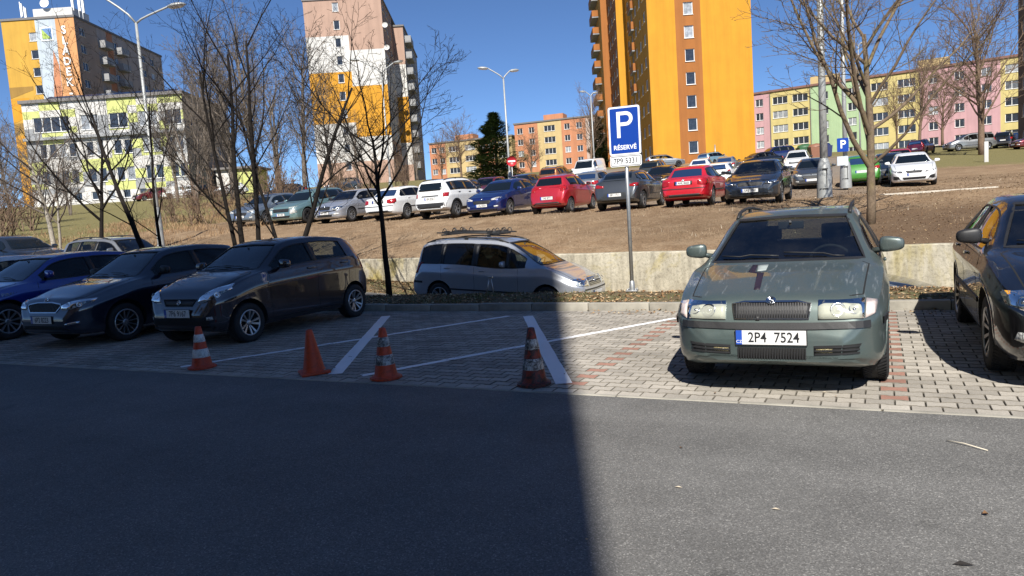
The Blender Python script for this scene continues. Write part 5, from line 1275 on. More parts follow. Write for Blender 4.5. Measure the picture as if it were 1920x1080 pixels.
        for k in range(n):
            a_ = 6.2832*k/n+(pair*(1 if k % 2 else -1)); w0, w1 = sp.get('spw', (.022, .034)); sl = sp.get('swirl', 0)
            M = Matrix.Rotation(a_, 4, 'Y'); z0, z1 = rr*.16, rr-.012
            V = [(-w0/2, h*.62, z0), (w0/2, h*.62, z0), (w0/2, h*.42, z0), (-w0/2, h*.42, z0), (-w1/2+sl, h*.94, z1), (w1/2+sl, h*.94, z1), (w1/2+sl, h*.6, z1), (-w1/2+sl, h*.6, z1)]
            rim.add([tuple(M @ Vector(v)) for v in V], [(0, 1, 5, 4), (1, 2, 6, 5), (3, 0, 4, 7), (2, 3, 7, 6), (4, 5, 6, 7)])
        rim.lathe([(rr*.25, h*.45), (rr*.24, h*.66), (rr*.15, h*.72), (0, h*.73)], 16, 0, T)
        s.w_t = t.mesh('wheel', M_TYRE); s.w_r = rim.mesh('rim', [sp.get('rimm', M_RIM), M_UNDER])
        s.w_r2 = s.w_r.copy(); s.w_r2.transform(Matrix.Rotation(math.pi, 4, 'Z'))
    def place(s, loc, rz, paint, label, group=None, plates=('', ''), pitch=0, name='parked_car', steer=0, extra=None):
        root = empty(name, loc); root.rotation_euler = (0, pitch, rz) if not pitch else Matrix.Rotation(rz, 3, 'Z').to_euler(); tag(root, label, 'car', group)
        if pitch: root.rotation_euler = (Matrix.Rotation(rz, 3, 'Z') @ Matrix.Rotation(pitch, 3, 'Y')).to_euler()
        for nm, me, painted, subs in s.parts:
            o = link(nm, me, root)
            if nm.endswith('_slats'): o['kind'] = 'stuff'
            if painted: o.material_slots[0].link = 'OBJECT'; o.material_slots[0].material = paint
            for n_, m_ in subs: link(n_, m_, o)
        for i, ax in enumerate((s.sp['fo'], s.sp['fo']+s.sp['wb'])):
            for sg in (-1, 1):
                o = link('wheel', s.w_t, root, (s.L/2-ax, sg*(s.W/2-.125), s.sp['wr']-.004)); o.rotation_euler = (0, rnd.uniform(0, 6), steer if i == 0 else 0)
                link('rim', s.w_r if sg > 0 else s.w_r2, o)
        for v, txt in zip('fr', plates):
            if txt:
                x, z = s.plate[v]; sg = 1 if v == 'f' else -1
                pl = [c_ for c_ in root.children if c_.name.startswith('front_plate' if v == 'f' else 'rear_plate')][0]
                o = link('lettering', text_mesh(txt, .112, M_BLACK, xs=.84, bold=.0012), pl, (x, sg*.022, z-.002)); o.rotation_euler = (R(90), 0, R(90)*sg)
                if s.near:
                    o = link('country_mark', text_mesh('CZ', .034, M_SWHITE), pl, (x+sg*.0008, -sg*.237, z-.034)); o.rotation_euler = (R(90), 0, R(90)*sg)
        if extra: extra(root, s)
        return root

# ---- models
def ws(y0, z0, y1, z1, c=.015): return [(-y0, z0), (y0, z0), (y1, z1), (0, z1+c), (-y1, z1)]
M_FOGY = mat('yellowed_fog_lamp', (.62, .52, .26), .25, var=.15, scale=20, coat=1)
S = {}
S['estate'] = spec(4.51, 1.705, 1.455, 2.512, .86, .315, .80, .985, 1.18, 1.98, 3.95, 'box', .955, .985, ti=.575,
    nose=[(0, .50), (.022, .57), (.045, .66), (.075, .74), (.12, .785), (.2, .815), (.3, .838)], plan0=.60,
    ws=ws(.665, .995, .505, 1.368), rwin=[(-.56, 1.03), (.56, 1.03), (.47, 1.34), (-.47, 1.34)], sw=[(1.5, 2.48), (2.58, 3.38), (3.47, 4.05)], doors=(1.42, 2.53, 3.42), handles=(2.38, 3.28),
    hl=[(.345, .625), (.345, .762), (.665, .758), (.655, .628)], hlm=M_REFLH, lens=M_LENSH, ind=[(.668, .630), (.676, .758), (.752, .742), (.735, .655)], indm=mat('clear_indicator', (.62, .52, .48), .2, var=.2, scale=30, coat=1), bulbs=((-.02, 0, .058), (.09, .0, .04)),
    gr=[(-.275, .628), (.275, .628), (.295, .742), (.2, .758), (-.2, .758), (-.295, .742)], ringw=.010, slats=(-.27, .27, .636, .748, 28), slatc=mat('grey_slat', (.05, .05, .053), .4, .5, var=.2), emb=(('f', .762, .038),), pf=.49, pr=.62,
    front=[('lower_intake', [(-.255, .318), (.255, .318), (.255, .408), (-.255, .408)], M_UNDER)], frontm=[('fog_recess', [(.31, .352), (.31, .425), (.64, .442), (.60, .365)], M_UNDER), ('fog_lamp', [(.325, .372), (.325, .402), (.44, .408), (.44, .376)], M_FOGY)],
    fslats=[([(lerp(-.25, .25, k/25), .32), (lerp(-.25, .25, k/25), .405)], .008) for k in range(26)]+[([(sg*.315, z), (sg*.625, z+.012)], .012) for sg in (-1, 1) for z in (.362, .388, .414)],
    fbands=[('bumper_strip', [(-.70, .585), (-.3, .575), (0, .573), (.3, .575), (.70, .585)], .052, M_TRIM)], bands=[('bumper_strip', [(.27, .588), (.48, .598)], .052, M_TRIM), ('side_moulding', [(1.30, .52), (3.2, .52)], .05, M_TRIM)],
    rails=(2.02, 3.98), bot=[(0, .30), (.10, .255), (.4, .20), (3.6, .19), (4.1, .24), (4.4, .32), (4.51, .40)], tl=[[(.60, .72), (.80, .72), (.78, .98), (.62, .98)]], mir=(1.62, 1.085), rimm=M_RIMD, spokes=8)
S['liftback'] = spec(4.57, 1.77, 1.462, 2.578, .92, .32, .80, 1.0, 1.2, 2.0, 3.5, 'lift', .965, .995, 1.005, ti=.58,
    ws=ws(.68, 1.012, .515, 1.372), rwin=[(-.56, 1.05), (.56, 1.05), (.49, 1.345), (-.49, 1.345)], sw=[(1.55, 2.5), (2.6, 3.42), (3.5, 3.82)], doors=(1.45, 2.55, 3.45), handles=(2.4, 3.3),
    hl=[(.40, .60), (.395, .70), (.50, .735), (.70, .745), (.815, .735), (.80, .65), (.66, .60)], gr=[(-.30, .60), (.30, .60), (.34, .725), (.2, .75), (-.2, .75), (-.34, .725)], ringw=.018, slats=(-.28, .28, .607, .735, 18), emb=(('f', .755, .042), ('r', .93, .042)), pf=.47, pr=.83,
    front=[('lower_intake', [(-.42, .30), (.42, .30), (.46, .40), (-.46, .40)], M_UNDER)], frontm=[('fog_lamp', [(.52, .36), (.50, .42), (.60, .455), (.74, .45), (.76, .39), (.66, .36)], M_REFL)],
    fbands=[('bumper_strip', [(-.68, .555), (0, .55), (.68, .555)], .030, M_TRIM)], bands=[('side_moulding', [(1.35, .54), (3.35, .54)], .04, M_TRIM)], rbands=[('bumper_strip', [(-.76, .635), (0, .63), (.76, .635)], .030, M_TRIM)],
    tl=[[(.50, .76), (.50, .90), (.80, .94), (.83, .84), (.80, .72), (.66, .72)]], tls=[[(4.25, .78), (4.42, .76), (4.40, .92), (4.24, .95)]], rear=[('lower_bumper', [(-.68, .34), (.68, .34), (.74, .44), (-.74, .44)], M_TRIM), ('plate_recess', [(-.32, .76), (.32, .76), (.32, .895), (-.32, .895)], M_TRIM)], mir=(1.66, 1.10), mblack=True, ant=3.3)
S['newliftback'] = spec(4.67, 1.815, 1.46, 2.686, .90, .325, .80, .99, 1.22, 2.02, 3.55, 'lift', .965, 1.0, 1.03, ti=.58, tint=True, hblack=False,
    ws=ws(.69, 1.005, .52, 1.37), rwin=[(-.56, 1.07), (.56, 1.07), (.49, 1.345), (-.49, 1.345)], sw=[(1.58, 2.55), (2.65, 3.45), (3.53, 3.86)], doors=(1.48, 2.6, 3.48), handles=(2.45, 3.35),
    hl=[(.44, .63), (.43, .70), (.62, .735), (.83, .745), (.82, .69), (.66, .63)], hlm=mat('dark_lamp', (.12, .12, .125), .2, .4, var=.5, scale=30, coat=1), gr=[(-.36, .575), (.36, .575), (.42, .70), (.24, .735), (-.24, .735), (-.42, .70)], slats=(-.38, .38, .585, .715, 20), emb=(('f', .765, .042),), pf=.455, pr=.82,
    front=[('lower_intake', [(-.62, .265), (.62, .265), (.66, .33), (-.66, .33)], M_UNDER)], fbands=[('bumper_chrome', [(-.66, .365), (0, .36), (.66, .365)], .014, M_CHROME)], tl=[[(.50, .80), (.50, .90), (.84, .94), (.84, .86)]], mir=(1.68, 1.09), spokes=10, ant=3.4)
S['hatch'] = spec(3.992, 1.732, 1.467, 2.47, .83, .305, .80, .995, 1.12, 1.86, 3.35, 'hatch', .985, 1.03, ti=.565,
    ws=ws(.665, 1.008, .50, 1.375), rwin=[(-.55, 1.06), (.55, 1.06), (.48, 1.345), (-.48, 1.345)], sw=[(1.46, 2.32), (2.42, 3.2)], doors=(1.36, 2.37, 3.05), handles=(2.25, 2.98), mblack=True, seal=M_TRIM,
    hl=[(.46, .60), (.44, .665), (.60, .72), (.80, .745), (.795, .69), (.66, .615)], gr=[(-.33, .565), (.33, .565), (.42, .655), (.40, .69), (.18, .715), (-.18, .715), (-.40, .69), (-.42, .655)], ringw=.016, slats=(-.36, .36, .575, .695, 20), emb=(('f', .75, .042),), pf=.455, pr=.72,
    front=[('lower_intake', [(-.60, .255), (.60, .255), (.56, .36), (-.56, .36)], M_UNDER)], frontm=[('fog_lamp', [(.54, .365), (.54, .395), (.72, .425), (.73, .39)], M_CHROME)], tl=[[(.55, .80), (.55, .93), (.80, .97), (.80, .82)]], mir=(1.58, 1.075), spokes=12, spw=(.012, .014), rimm=M_RIM, rimk=.68)
S['city'] = spec(3.557, 1.645, 1.478, 2.42, .585, .288, .86, 1.025, .86, 1.60, 3.12, 'box', 1.03, 1.065, ti=.545, zb=.20,
    nose=[(0, .50), (.025, .58), (.06, .68), (.11, .77), (.18, .83), (.28, .875)], ws=ws(.64, 1.04, .485, 1.385), rwin=[(-.52, 1.10), (.52, 1.10), (.45, 1.37), (-.45, 1.37)], sw=[(1.14, 2.04), (2.14, 2.92)], doors=(1.04, 2.09, 2.90), handles=(1.95, 2.78), tint_rear=False,
    hl=[(.385, .645), (.41, .715), (.58, .83), (.72, .875), (.745, .81), (.66, .705), (.50, .645)], gr=[(-.27, .60), (.27, .60), (.34, .695), (-.34, .695)], ringw=.010, ringm=M_TRIM, emb=(('f', .65, .036),), pf=.50, pr=.62, mblack=False,
    front=[('lower_intake', [(-.60, .29), (.60, .29), (.56, .43), (-.56, .43)], M_UNDER)], frontm=[('fog_lamp', [(.55, .40), (.55, .445), (.62, .45), (.63, .405)], M_REFL)], fbands=[('bumper_lip', [(-.62, .285), (0, .275), (.62, .285)], .022, M_TRIM)],
    bands=[('side_moulding', [(.95, .27), (2.65, .27)], .02, M_TRIM)], tl=[[(.58, .82), (.58, 1.05), (.72, 1.05), (.74, .82)]], tls=[[(3.30, .84), (3.42, .84), (3.36, 1.06), (3.26, 1.08)]], mir=(1.28, 1.085), spokes=10, swirl=.035, spw=(.016, .036), pair=.08, ant=1.95, wip=((-.10, .50), (-.50, .10)))
S['minivan'] = spec(4.634, 1.81, 1.70, 2.835, .90, .318, .84, 1.09, .98, 2.02, 4.08, 'box', 1.0, 1.07, ti=.60, row3=True, tint_rear=True,
    ws=ws(.71, 1.11, .54, 1.60), rwin=[(-.60, 1.16), (.60, 1.16), (.52, 1.55), (-.52, 1.55)], sw=[(1.44, 1.88), (1.95, 2.70), (2.84, 3.64), (3.74, 4.30)], doors=(1.62, 2.77, 3.68), handles=(2.55, 3.50),
    hl=[(.43, .64), (.43, .785), (.60, .81), (.80, .80), (.80, .67)], gr=[(-.36, .64), (.36, .64), (.38, .79), (.2, .82), (-.2, .82), (-.38, .79)], ringw=.014, emb=(('f', .735, .05),), pf=.47, pr=.85,
    fslats=[([(-.34, z), (.34, z)], .014) for z in (.67, .70, .77, .80)], fsm=M_CHROME, front=[('lower_intake', [(-.50, .30), (.50, .30), (.50, .38), (-.50, .38)], M_UNDER)], fbands=[('bumper_strip', [(-.66, .57), (0, .56), (.66, .57)], .03, M_TRIM)],
    bands=[('side_moulding', [(1.45, .47), (3.45, .50)], .035, M_TRIM), ('bumper_strip', [(4.22, .64), (4.50, .64)], .05, M_TRIM)], tl=[[(.62, .85), (.62, 1.10), (.80, 1.12), (.82, .85)]], tls=[[(4.44, .84), (4.56, .84), (4.50, 1.12), (4.40, 1.13)]], rails=(1.98, 4.25), mir=(1.98, 1.13), spokes=6, spw=(.03, .06))
S['offroader'] = spec(4.34, 1.80, 1.66, 2.674, .83, .345, .95, 1.12, 1.15, 1.85, 3.95, 'box', 1.09, 1.13, ti=.60, zb=.27, cladding=True, rails=(1.95, 3.9), railm=M_TRIM,
    ws=ws(.70, 1.135, .53, 1.565), rwin=[(-.60, 1.17), (.60, 1.17), (.52, 1.50), (-.52, 1.50)], sw=[(1.5, 2.4), (2.5, 3.3), (3.5, 3.85)], doors=(1.4, 2.45, 3.35), handles=(2.3, 3.2), mblack=True, hblack=True,
    hl=[(.50, .78), (.50, .90), (.80, .90), (.80, .78)], gr=[(-.46, .76), (.46, .76), (.48, .90), (-.48, .90)], pf=.55, pr=.835, tl=[[(.64, .90), (.64, 1.07), (.82, 1.07), (.83, .90)]],
    rear=[('lower_bumper', [(-.76, .44), (.76, .44), (.80, .66), (-.80, .66)], M_TRIM), ('tailgate_trim', [(-.44, .93), (.44, .93), (.42, .98), (-.42, .98)], M_TRIM)], front=[('lower_intake', [(-.70, .42), (.70, .42), (.74, .62), (-.74, .62)], M_TRIM)], bands=[('sill_trim', [(1.28, .35), (3.05, .35)], .12, M_TRIM)], spokes=5, spw=(.05, .09))
S['family_hatch'] = spec(4.36, 1.82, 1.465, 2.65, .87, .322, .82, 1.0, 1.18, 1.98, 3.55, 'hatch', .985, 1.04, ti=.575,
    ws=ws(.69, 1.015, .515, 1.375), rwin=[(-.58, 1.08), (.58, 1.08), (.50, 1.345), (-.50, 1.345)], sw=[(1.55, 2.5), (2.6, 3.4), (3.48, 3.78)], doors=(1.45, 2.55, 3.40), handles=(2.4, 3.28),
    hl=[(.44, .66), (.42, .71), (.62, .77), (.83, .785), (.82, .73), (.62, .67)], gr=[(-.34, .52), (.34, .52), (.42, .62), (.36, .67), (-.36, .67), (-.42, .62)], pf=.47, pr=.56, emb=(('f', .73, .03),),
    front=[('lower_intake', [(-.66, .26), (.66, .26), (.68, .33), (-.68, .33)], M_UNDER)], frontm=[('fog_lamp', [(.56, .38), (.56, .44), (.72, .45), (.72, .39)], M_REFL)], tl=[[(.44, .84), (.44, .91), (.84, .96), (.86, .84)]], tls=[[(4.10, .86), (4.25, .86), (4.20, .95), (4.05, .97)]], rear=[('lower_bumper', [(-.70, .33), (.70, .33), (.74, .43), (-.74, .43)], M_TRIM)], spokes=5, spw=(.05, .08))
S['sport_hatch'] = dict(S['family_hatch']); S['sport_hatch'].update(hl=[(.40, .60), (.44, .68), (.84, .75), (.83, .68), (.60, .61)], hlm=mat('dark_lamp', (.12, .12, .125), .2, .4), gr=[(-.27, .60), (.27, .60), (.34, .70), (-.34, .70)], pf=.53,
    front=[('lower_intake', [(-.38, .27), (.38, .27), (.46, .42), (-.46, .42)], M_UNDER)], frontm=[('side_intake', [(.50, .30), (.60, .46), (.80, .50), (.80, .33)], M_UNDER)])
S['mini_hatch'] = spec(3.80, 1.665, 1.505, 2.45, .75, .29, .84, 1.01, 1.0, 1.72, 3.2, 'hatch', 1.0, 1.05, ti=.55, ws=ws(.64, 1.025, .49, 1.41), rwin=[(-.56, 1.10), (.56, 1.10), (.47, 1.38), (-.47, 1.38)], sw=[(1.3, 2.15), (2.25, 3.1)], doors=(1.2, 2.2, 2.95), handles=(2.1, 2.85),
    hl=[(.42, .68), (.42, .75), (.74, .85), (.76, .75)], gr=[(-.4, .6), (.4, .6), (.38, .68), (-.38, .68)], pf=.5, pr=.62, tl=[[(.54, .87), (.54, .98), (.74, 1.05), (.77, .93), (.70, .87)]], tls=[[(3.52, .9), (3.64, .9), (3.56, 1.05), (3.45, 1.08)]], rear=[('lower_bumper', [(-.66, .34), (.66, .34), (.46, .46), (-.46, .46)], M_TRIM)], spokes=10)
S['crossover'] = spec(4.65, 1.88, 1.60, 2.765, .88, .36, .90, 1.06, 1.10, 1.95, 3.85, 'hatch', 1.04, 1.10, ti=.60, zb=.22, ws=ws(.72, 1.075, .54, 1.51), rwin=[(-.60, 1.14), (.60, 1.14), (.52, 1.47), (-.52, 1.47)], sw=[(1.5, 2.55), (2.65, 3.5), (3.58, 3.95)], doors=(1.42, 2.6, 3.5), handles=(2.45, 3.4),
    hl=[(.50, .76), (.48, .82), (.84, .87), (.86, .79)], gr=[(-.48, .62), (.48, .62), (.52, .78), (-.52, .78)], pf=.50, pr=.75, front=[('lower_intake', [(-.48, .30), (.48, .30), (.60, .45), (-.60, .45)], M_UNDER)], frontm=[('lamp_panel', [(.55, .50), (.56, .72), (.84, .74), (.84, .55)], M_REFL)], tl=[[(.50, .92), (.50, 1.0), (.86, 1.04), (.86, .92)]], spokes=5, spw=(.05, .10), rimm=M_RIMD)
S['van'] = spec(4.95, 1.93, 1.96, 3.1, .95, .34, 1.0, 1.22, .82, 1.50, 4.72, 'box', 1.12, 1.15, ti=.74, zb=.24, ws=ws(.76, 1.25, .66, 1.84), rwin=[(-.66, 1.2), (.66, 1.2), (.62, 1.75), (-.62, 1.75)], sw=[(1.2, 2.1)], doors=(1.1, 2.2), handles=(2.0,),
    hl=[(.55, .80), (.55, .98), (.85, 1.0), (.85, .84)], gr=[(-.50, .80), (.50, .80), (.50, .93), (-.50, .93)], pf=.5, pr=.95, front=[('lower_intake', [(-.6, .38), (.6, .38), (.6, .52), (-.6, .52)], M_TRIM)], tl=[[(.78, .85), (.78, 1.2), (.90, 1.2), (.90, .85)]], spokes=6)
MODEL = {k: Car(k, S[k], k in ('estate', 'liftback', 'newliftback', 'hatch', 'city', 'minivan')) for k in S}

def mat_oldpaint():
    """oxidised clear coat: pale chalky streaks on the grey green paint"""
    m_ = mat_paint('grey_green', (.088, .118, .113), .45, .42, .30, .6); t = m_.node_tree; b = t.nodes['Principled BSDF']; b.inputs['Coat IOR'].default_value = 1.5; src = b.inputs['Base Color'].links[0].from_socket
    tc = N(t, 'ShaderNodeTexCoord'); mp = N(t, 'ShaderNodeMapping'); mp.inputs['Scale'].default_value = (2.0, 17, 3); t.links.new(tc.outputs['Object'], mp.inputs['Vector'])
    n = N(t, 'ShaderNodeTexNoise'); n.inputs['Scale'].default_value = 1.3; n.inputs['Detail'].default_value = 9; n.inputs['Roughness'].default_value = .68; n.inputs['Distortion'].default_value = .5; t.links.new(mp.outputs[0], n.inputs['Vector'])
    r = ramp(t, n.outputs[0], [(.56, 0), (.66, .42), (.8, .6)])
    g = N(t, 'ShaderNodeNewGeometry'); sp = N(t, 'ShaderNodeSeparateXYZ'); t.links.new(tc.outputs['Generated'], sp.inputs[0])
    rz = ramp(t, sp.outputs[0], [(.74, 0), (.76, 1), (.945, 1), (.955, 0)]); mu = N(t, 'ShaderNodeMath', operation='MULTIPLY'); t.links.new(r.outputs[0], mu.inputs[0]); t.links.new(rz.outputs[0], mu.inputs[1])
    t.links.new(mixc(t, mu.outputs[0], src, (.48, .51, .50)), b.inputs['Base Color']); return m_
PT = dict(navy=mat_paint('navy', (.006, .010, .028), .4, .35, .02), plum=mat_paint('plum', (.012, .006, .012), .4, .32, .02), blue=mat_paint('royal_blue', (.008, .040, .30), .35, .3, .02), black=mat_paint('black', (.006, .006, .008), .3, .3, .02), silver=mat_paint('silver', (.46, .48, .52), .55, .36, .10), white=mat_paint('white', (.74, .75, .75), .0, .4, .06),
          red=mat_paint('red', (.42, .012, .020), .25, .35, .06), bred=mat_paint('bright_red', (.50, .010, .022), .1, .35, .05), grey=mat_paint('slate_grey', (.075, .082, .088), .6, .36, .12), dblue=mat_paint('deep_blue', (.008, .020, .12), .45, .32, .02), mint=mat_paint('mint', (.20, .33, .33), .55, .36, .08), sblue=mat_paint('silver_blue', (.26, .31, .36), .7, .36, .1),
          anthr=mat_paint('anthracite', (.022, .028, .038), .5, .34, .02), orange=mat_paint('copper', (.30, .10, .02), .5, .35, .1), teal=mat_paint('pale_teal', (.25, .40, .46), .4, .36, .1), green=mat_paint('bright_green', (.05, .22, .025), .1, .36, .06), burg=mat_paint('burgundy', (.16, .008, .020), .4, .35, .1), olive=mat_paint('olive', (.04, .04, .025), .5, .36, .1), lgrey=mat_paint('light_grey', (.30, .31, .32), .6, .36, .1))
OLD = mat_oldpaint()
TO = -math.pi/2; AWAY = math.pi/2       # nose towards / away from the lane
# ---- first row on the block paving
def estate_extra(root, s):
    q = MB(); s.patch('t', [(1.10, -.27), (1.10, -.225), (.80, -.21), (.76, -.130), (.28, -.105), (.28, -.155), (.74, -.185), (.80, -.27)], .0015, .08, .001, mb=q); q.build('bonnet_sticker', mat('dark_sticker', (.020, .012, .022), .5, var=.2), root)
    q = MB(); s.patch('t', [(1.10, -.222), (1.10, -.13), (.86, -.125), (.83, -.195)], .0015, .08, .001, mb=q); q.build('bonnet_patch', mat('pale_sticker', (.36, .40, .38), .5, var=.2), root)
    q = MB(); s.patch('f', [(-.115, .615), (-.085, .615), (-.085, .655), (-.115, .655)][::-1], .004, .05, .002, mb=q); q.build('bumper_tape', M_TRIM, root)
MODEL['estate'].place((-.79, 5.92+4.51/2, .0), TO+R(.5), OLD, 'old grey green estate car with chalky bonnet, number plate 2P4 7524', plates=('2P4  7524', ''), extra=estate_extra)
MODEL['liftback'].place((1.66, 6.36+4.57/2, 0), TO, PT['black'], 'black car cut by the right edge, parked beside the grey green estate', plates=('', ''))
MODEL['city'].place((-9.02, 7.10+3.557/2, 0), TO, PT['plum'], 'small dark plum hatchback in the shade with number plate 7P6 9167', plates=('7P6 9167', ''), steer=R(0))
MODEL['hatch'].place((-11.66, 6.74+3.99/2, 0), TO, PT['navy'], 'dark navy hatchback with number plate 6P2 8223 between two parked cars', plates=('6P2 8223', ''))
def blue_extra(root, s):
    me = text_mesh('PIRELLI', .085, M_CHROME, xs=1.25); h = s.hit('s', .98, .79); o = link('wing_lettering', me, root, h[0]+h[1]*.003); o.rotation_euler = (R(82), 0, R(180))
MODEL['newliftback'].place((-14.62, 6.48+4.67/2, 0), TO, PT['blue'], 'royal blue car with lettering on its front wing at the left edge', extra=blue_extra)
MODEL['liftback'].place((-17.3, 6.7+4.57/2, 0), TO, PT['white'], 'white car just showing at the left edge behind the royal blue one')
# ---- on the lower road
def rack(root, s):
    q = MB()
    for d in (2.55, 3.75): q.tube([(s.L/2-d, -.66, s.H+.075), (s.L/2-d, .66, s.H+.075)], .02, 8)
    q.build('roof_bar', M_TRIM, root)
    for y in (-.42, .05, .42):
        q = MB(); q.box((s.L/2-3.15, y, s.H+.115), (1.75, .085, .028)); q.tube([(s.L/2-2.3, y, s.H+.12), (s.L/2-3.9, y+.03, s.H+.13)], .018, 6)
        for d in (2.45, 2.6, 3.55, 3.82):
            q.tube([(s.L/2-d+.06*math.cos(a_), y+.01, s.H+.12+.10*math.sin(a_)) for a_ in np.linspace(0, 3.14, 9)], .011, 6)
        q.box((s.L/2-2.55, y, s.H+.13), (.10, .10, .07)); q.box((s.L/2-3.75, y, s.H+.13), (.10, .10, .07)); q.build('bike_carrier', M_TRIM, root)
rs = (road_z(-4)-road_z(-10))/6
def on_road(s, t): return (s, t, road_z(s)+.006*(t-13.2))
MODEL['minivan'].place(on_road(-8.15, 15.75), 0, PT['silver'], 'silver minivan with a black roof rack on the lower road', pitch=-math.atan(rs), extra=rack, name='minivan')
MODEL['liftback'].place(on_road(-1.15, 15.4), 0, PT['anthr'], 'dark car on the lower road almost hidden behind the grey green estate', pitch=-math.atan(rs))
MODEL['family_hatch'].place(on_road(-27.4, 15.3), 0, PT['anthr'], 'dark car on the lower road at the left edge', pitch=R(2))
MODEL['estate'].place(on_road(-22.0, 15.5), 0, PT['lgrey'], 'pale roofed car on the lower road half hidden behind the navy hatchback', pitch=R(2))
# ---- upper car park: the front row
GRP = 'cars parked in the upper car park'
def up_car(model, s, t_near, nose, paint, label, plates=('', ''), rot=0, **k):
    L_ = S[model]['L']; t = t_near+L_/2; dz_ = (terr(s, t+1)-terr(s, t-1))/2; p = math.atan(dz_)*(1 if nose == TO else -1)
    return MODEL[model].place((s, t, terr(s, t)+.02), nose+rot, PT[paint], label, GRP, plates, pitch=p, **k)
up_car('family_hatch', -28.2, 26.2, TO, 'sblue', 'silver blue hatchback at the left end of the upper row', ('3P1 0764', ''), .08)
up_car('crossover', -25.45, 26.3, TO, 'mint', 'mint crossover with black wheels behind the black tree stems', ('8P2 4409', ''))
up_car('liftback', -22.7, 26.2, TO, 'silver', 'silver saloon facing the bank left of the white saloon', ('4P7 2051', ''))
up_car('liftback', -19.9, 26.5, AWAY, 'white', 'white saloon seen from behind, second white car of the upper row', ('', '5P8 3157'))
up_car('offroader', -17.15, 26.5, AWAY, 'white', 'white off road car with black bumper seen from behind', ('', '6P4 0760'))
up_car('family_hatch', -14.4, 26.1, TO, 'dblue', 'deep blue hatchback facing the bank between white and red cars', ('1AL 8354', ''))
up_car('mini_hatch', -11.55, 26.2, AWAY, 'red', 'small red hatchback seen from behind', ('', '7AE 8771'))
up_car('family_hatch', -8.72, 26.0, AWAY, 'grey', 'slate grey hatchback seen from behind the parking sign', ('', '8P1 1711'))
up_car('liftback', -6.2, 26.1, AWAY, 'bred', 'bright red saloon seen from behind', ('', '4AK 8668'))
up_car('newliftback', -3.66, 24.35, TO, 'anthr', 'dark anthracite saloon facing the bank right of the red saloon', ('5AE 7081', ''))
# ---- farther cars
def far_car(model, px, D, yaw, paint, label, dz=0, name='parked_car'):
    s, t = cw((px-960)/1365*D, D); rz = YAW+yaw; c, n = math.cos(rz), math.sin(rz); p = -math.atan((terr(s+c, t+n)-terr(s-c, t-n))/2)
    return MODEL[model].place((s, t, terr(s, t)+dz), rz, PT[paint], label, GRP, pitch=p, name=name)
F_, B_, RT, LF = -math.pi/2-YAW, math.pi/2-YAW, 0, math.pi
far_car('liftback', 930, 45, F_+0.068, 'burg', 'dark red car behind the deep blue hatchback')
far_car('family_hatch', 873, 43, F_+0.060, 'black', 'black car behind the white off road car')
far_car('family_hatch', 1003, 47, B_+0.060, 'black', 'black car behind the gap left of the small red hatchback')
far_car('offroader', 1058, 55, B_+0.060, 'orange', 'copper off road car above the small red hatchback')
far_car('van', 1118, 62, F_+0.052, 'white', 'white van left of the blue parking sign', name='parked_van')
far_car('liftback', 1127, 43, B_+0.052, 'lgrey', 'light grey saloon behind the slate grey hatchback')
far_car('family_hatch', 1252, 44, F_+0.045, 'black', 'black car between the slate grey hatchback and the red saloon')
far_car('offroader', 1240, 54, B_+0.075, 'olive', 'olive car right under the number plate of the parking sign')
far_car('estate', 1258, 84, RT+.05, 'lgrey', 'pale estate car side on at the foot of the amber tower')
far_car('hatch', 1328, 58, B_+0.052, 'white', 'white hatchback behind the red saloon')
far_car('estate', 1350, 80, B_-.4, 'teal', 'pale teal estate car at the foot of the amber tower')
far_car('hatch', 1374, 60, B_+0.060, 'lgrey', 'light grey hatchback behind the anthracite saloon')
far_car('city', 1362, 42, B_+0.045, 'white', 'small white car between the red and the anthracite saloon')
far_car('offroader', 1462, 77, LF+.15, 'dblue', 'blue off road car at the right foot of the amber tower')
far_car('liftback', 1432, 66, LF+.3, 'black', 'black saloon in front of the blue off road car')
far_car('offroader', 1505, 55, F_+0.030, 'white', 'white pickup facing the lane near the waste containers')
far_car('family_hatch', 1533, 37.5, F_+0.037, 'grey', 'grey car facing the lane left of the thick lamp post')
far_car('hatch', 1622, 37, B_+0.037, 'green', 'bright green car behind the trunk of the big bare tree')
far_car('sport_hatch', 1716, 33.5, F_+0.018, 'white', 'white sporty hatchback on the brown slope right of the big tree')
far_car('family_hatch', 1675, 37.5, F_+0.022, 'anthr', 'dark car just left of the white sporty hatchback')
far_car('hatch', 1694, 46, F_+0.060, 'bred', 'bright red car above the white sporty hatchback')
far_car('estate', 1735, 74, B_-.3, 'burg', 'dark red estate car by the yellow facade')
far_car('minivan', 1824, 75, LF-.1, 'lgrey', 'light grey minivan before the pink facade', name='minivan')
far_car('offroader', 1890, 76, B_-.2, 'black', 'black off road car right of the large round crowned tree')
far_car('hatch', 1918, 79, B_-.3, 'white', 'pale car partly hidden near the right edge')
far_car('liftback', 1950, 70, LF, 'burg', 'dark red car cut by the right edge')
far_car('hatch', 452, 90, LF+.2, 'white', 'white hatchback parked near the annex')
far_car('estate', 358, 92, LF+.6, 'white', 'white estate car in front of the office block')
far_car('hatch', 303, 91, LF+.9, 'burg', 'dark red car in front of the office block')
far_car('family_hatch', 398, 92, LF+1.0, 'black', 'black car between the white cars by the office block')
far_car('family_hatch', 548, 66, LF+.5, 'black', 'black car deep among the bushes behind the mint crossover')
far_car('hatch', 660, 75, LF+.3, 'anthr', 'dark car before the foot of the banded tower')

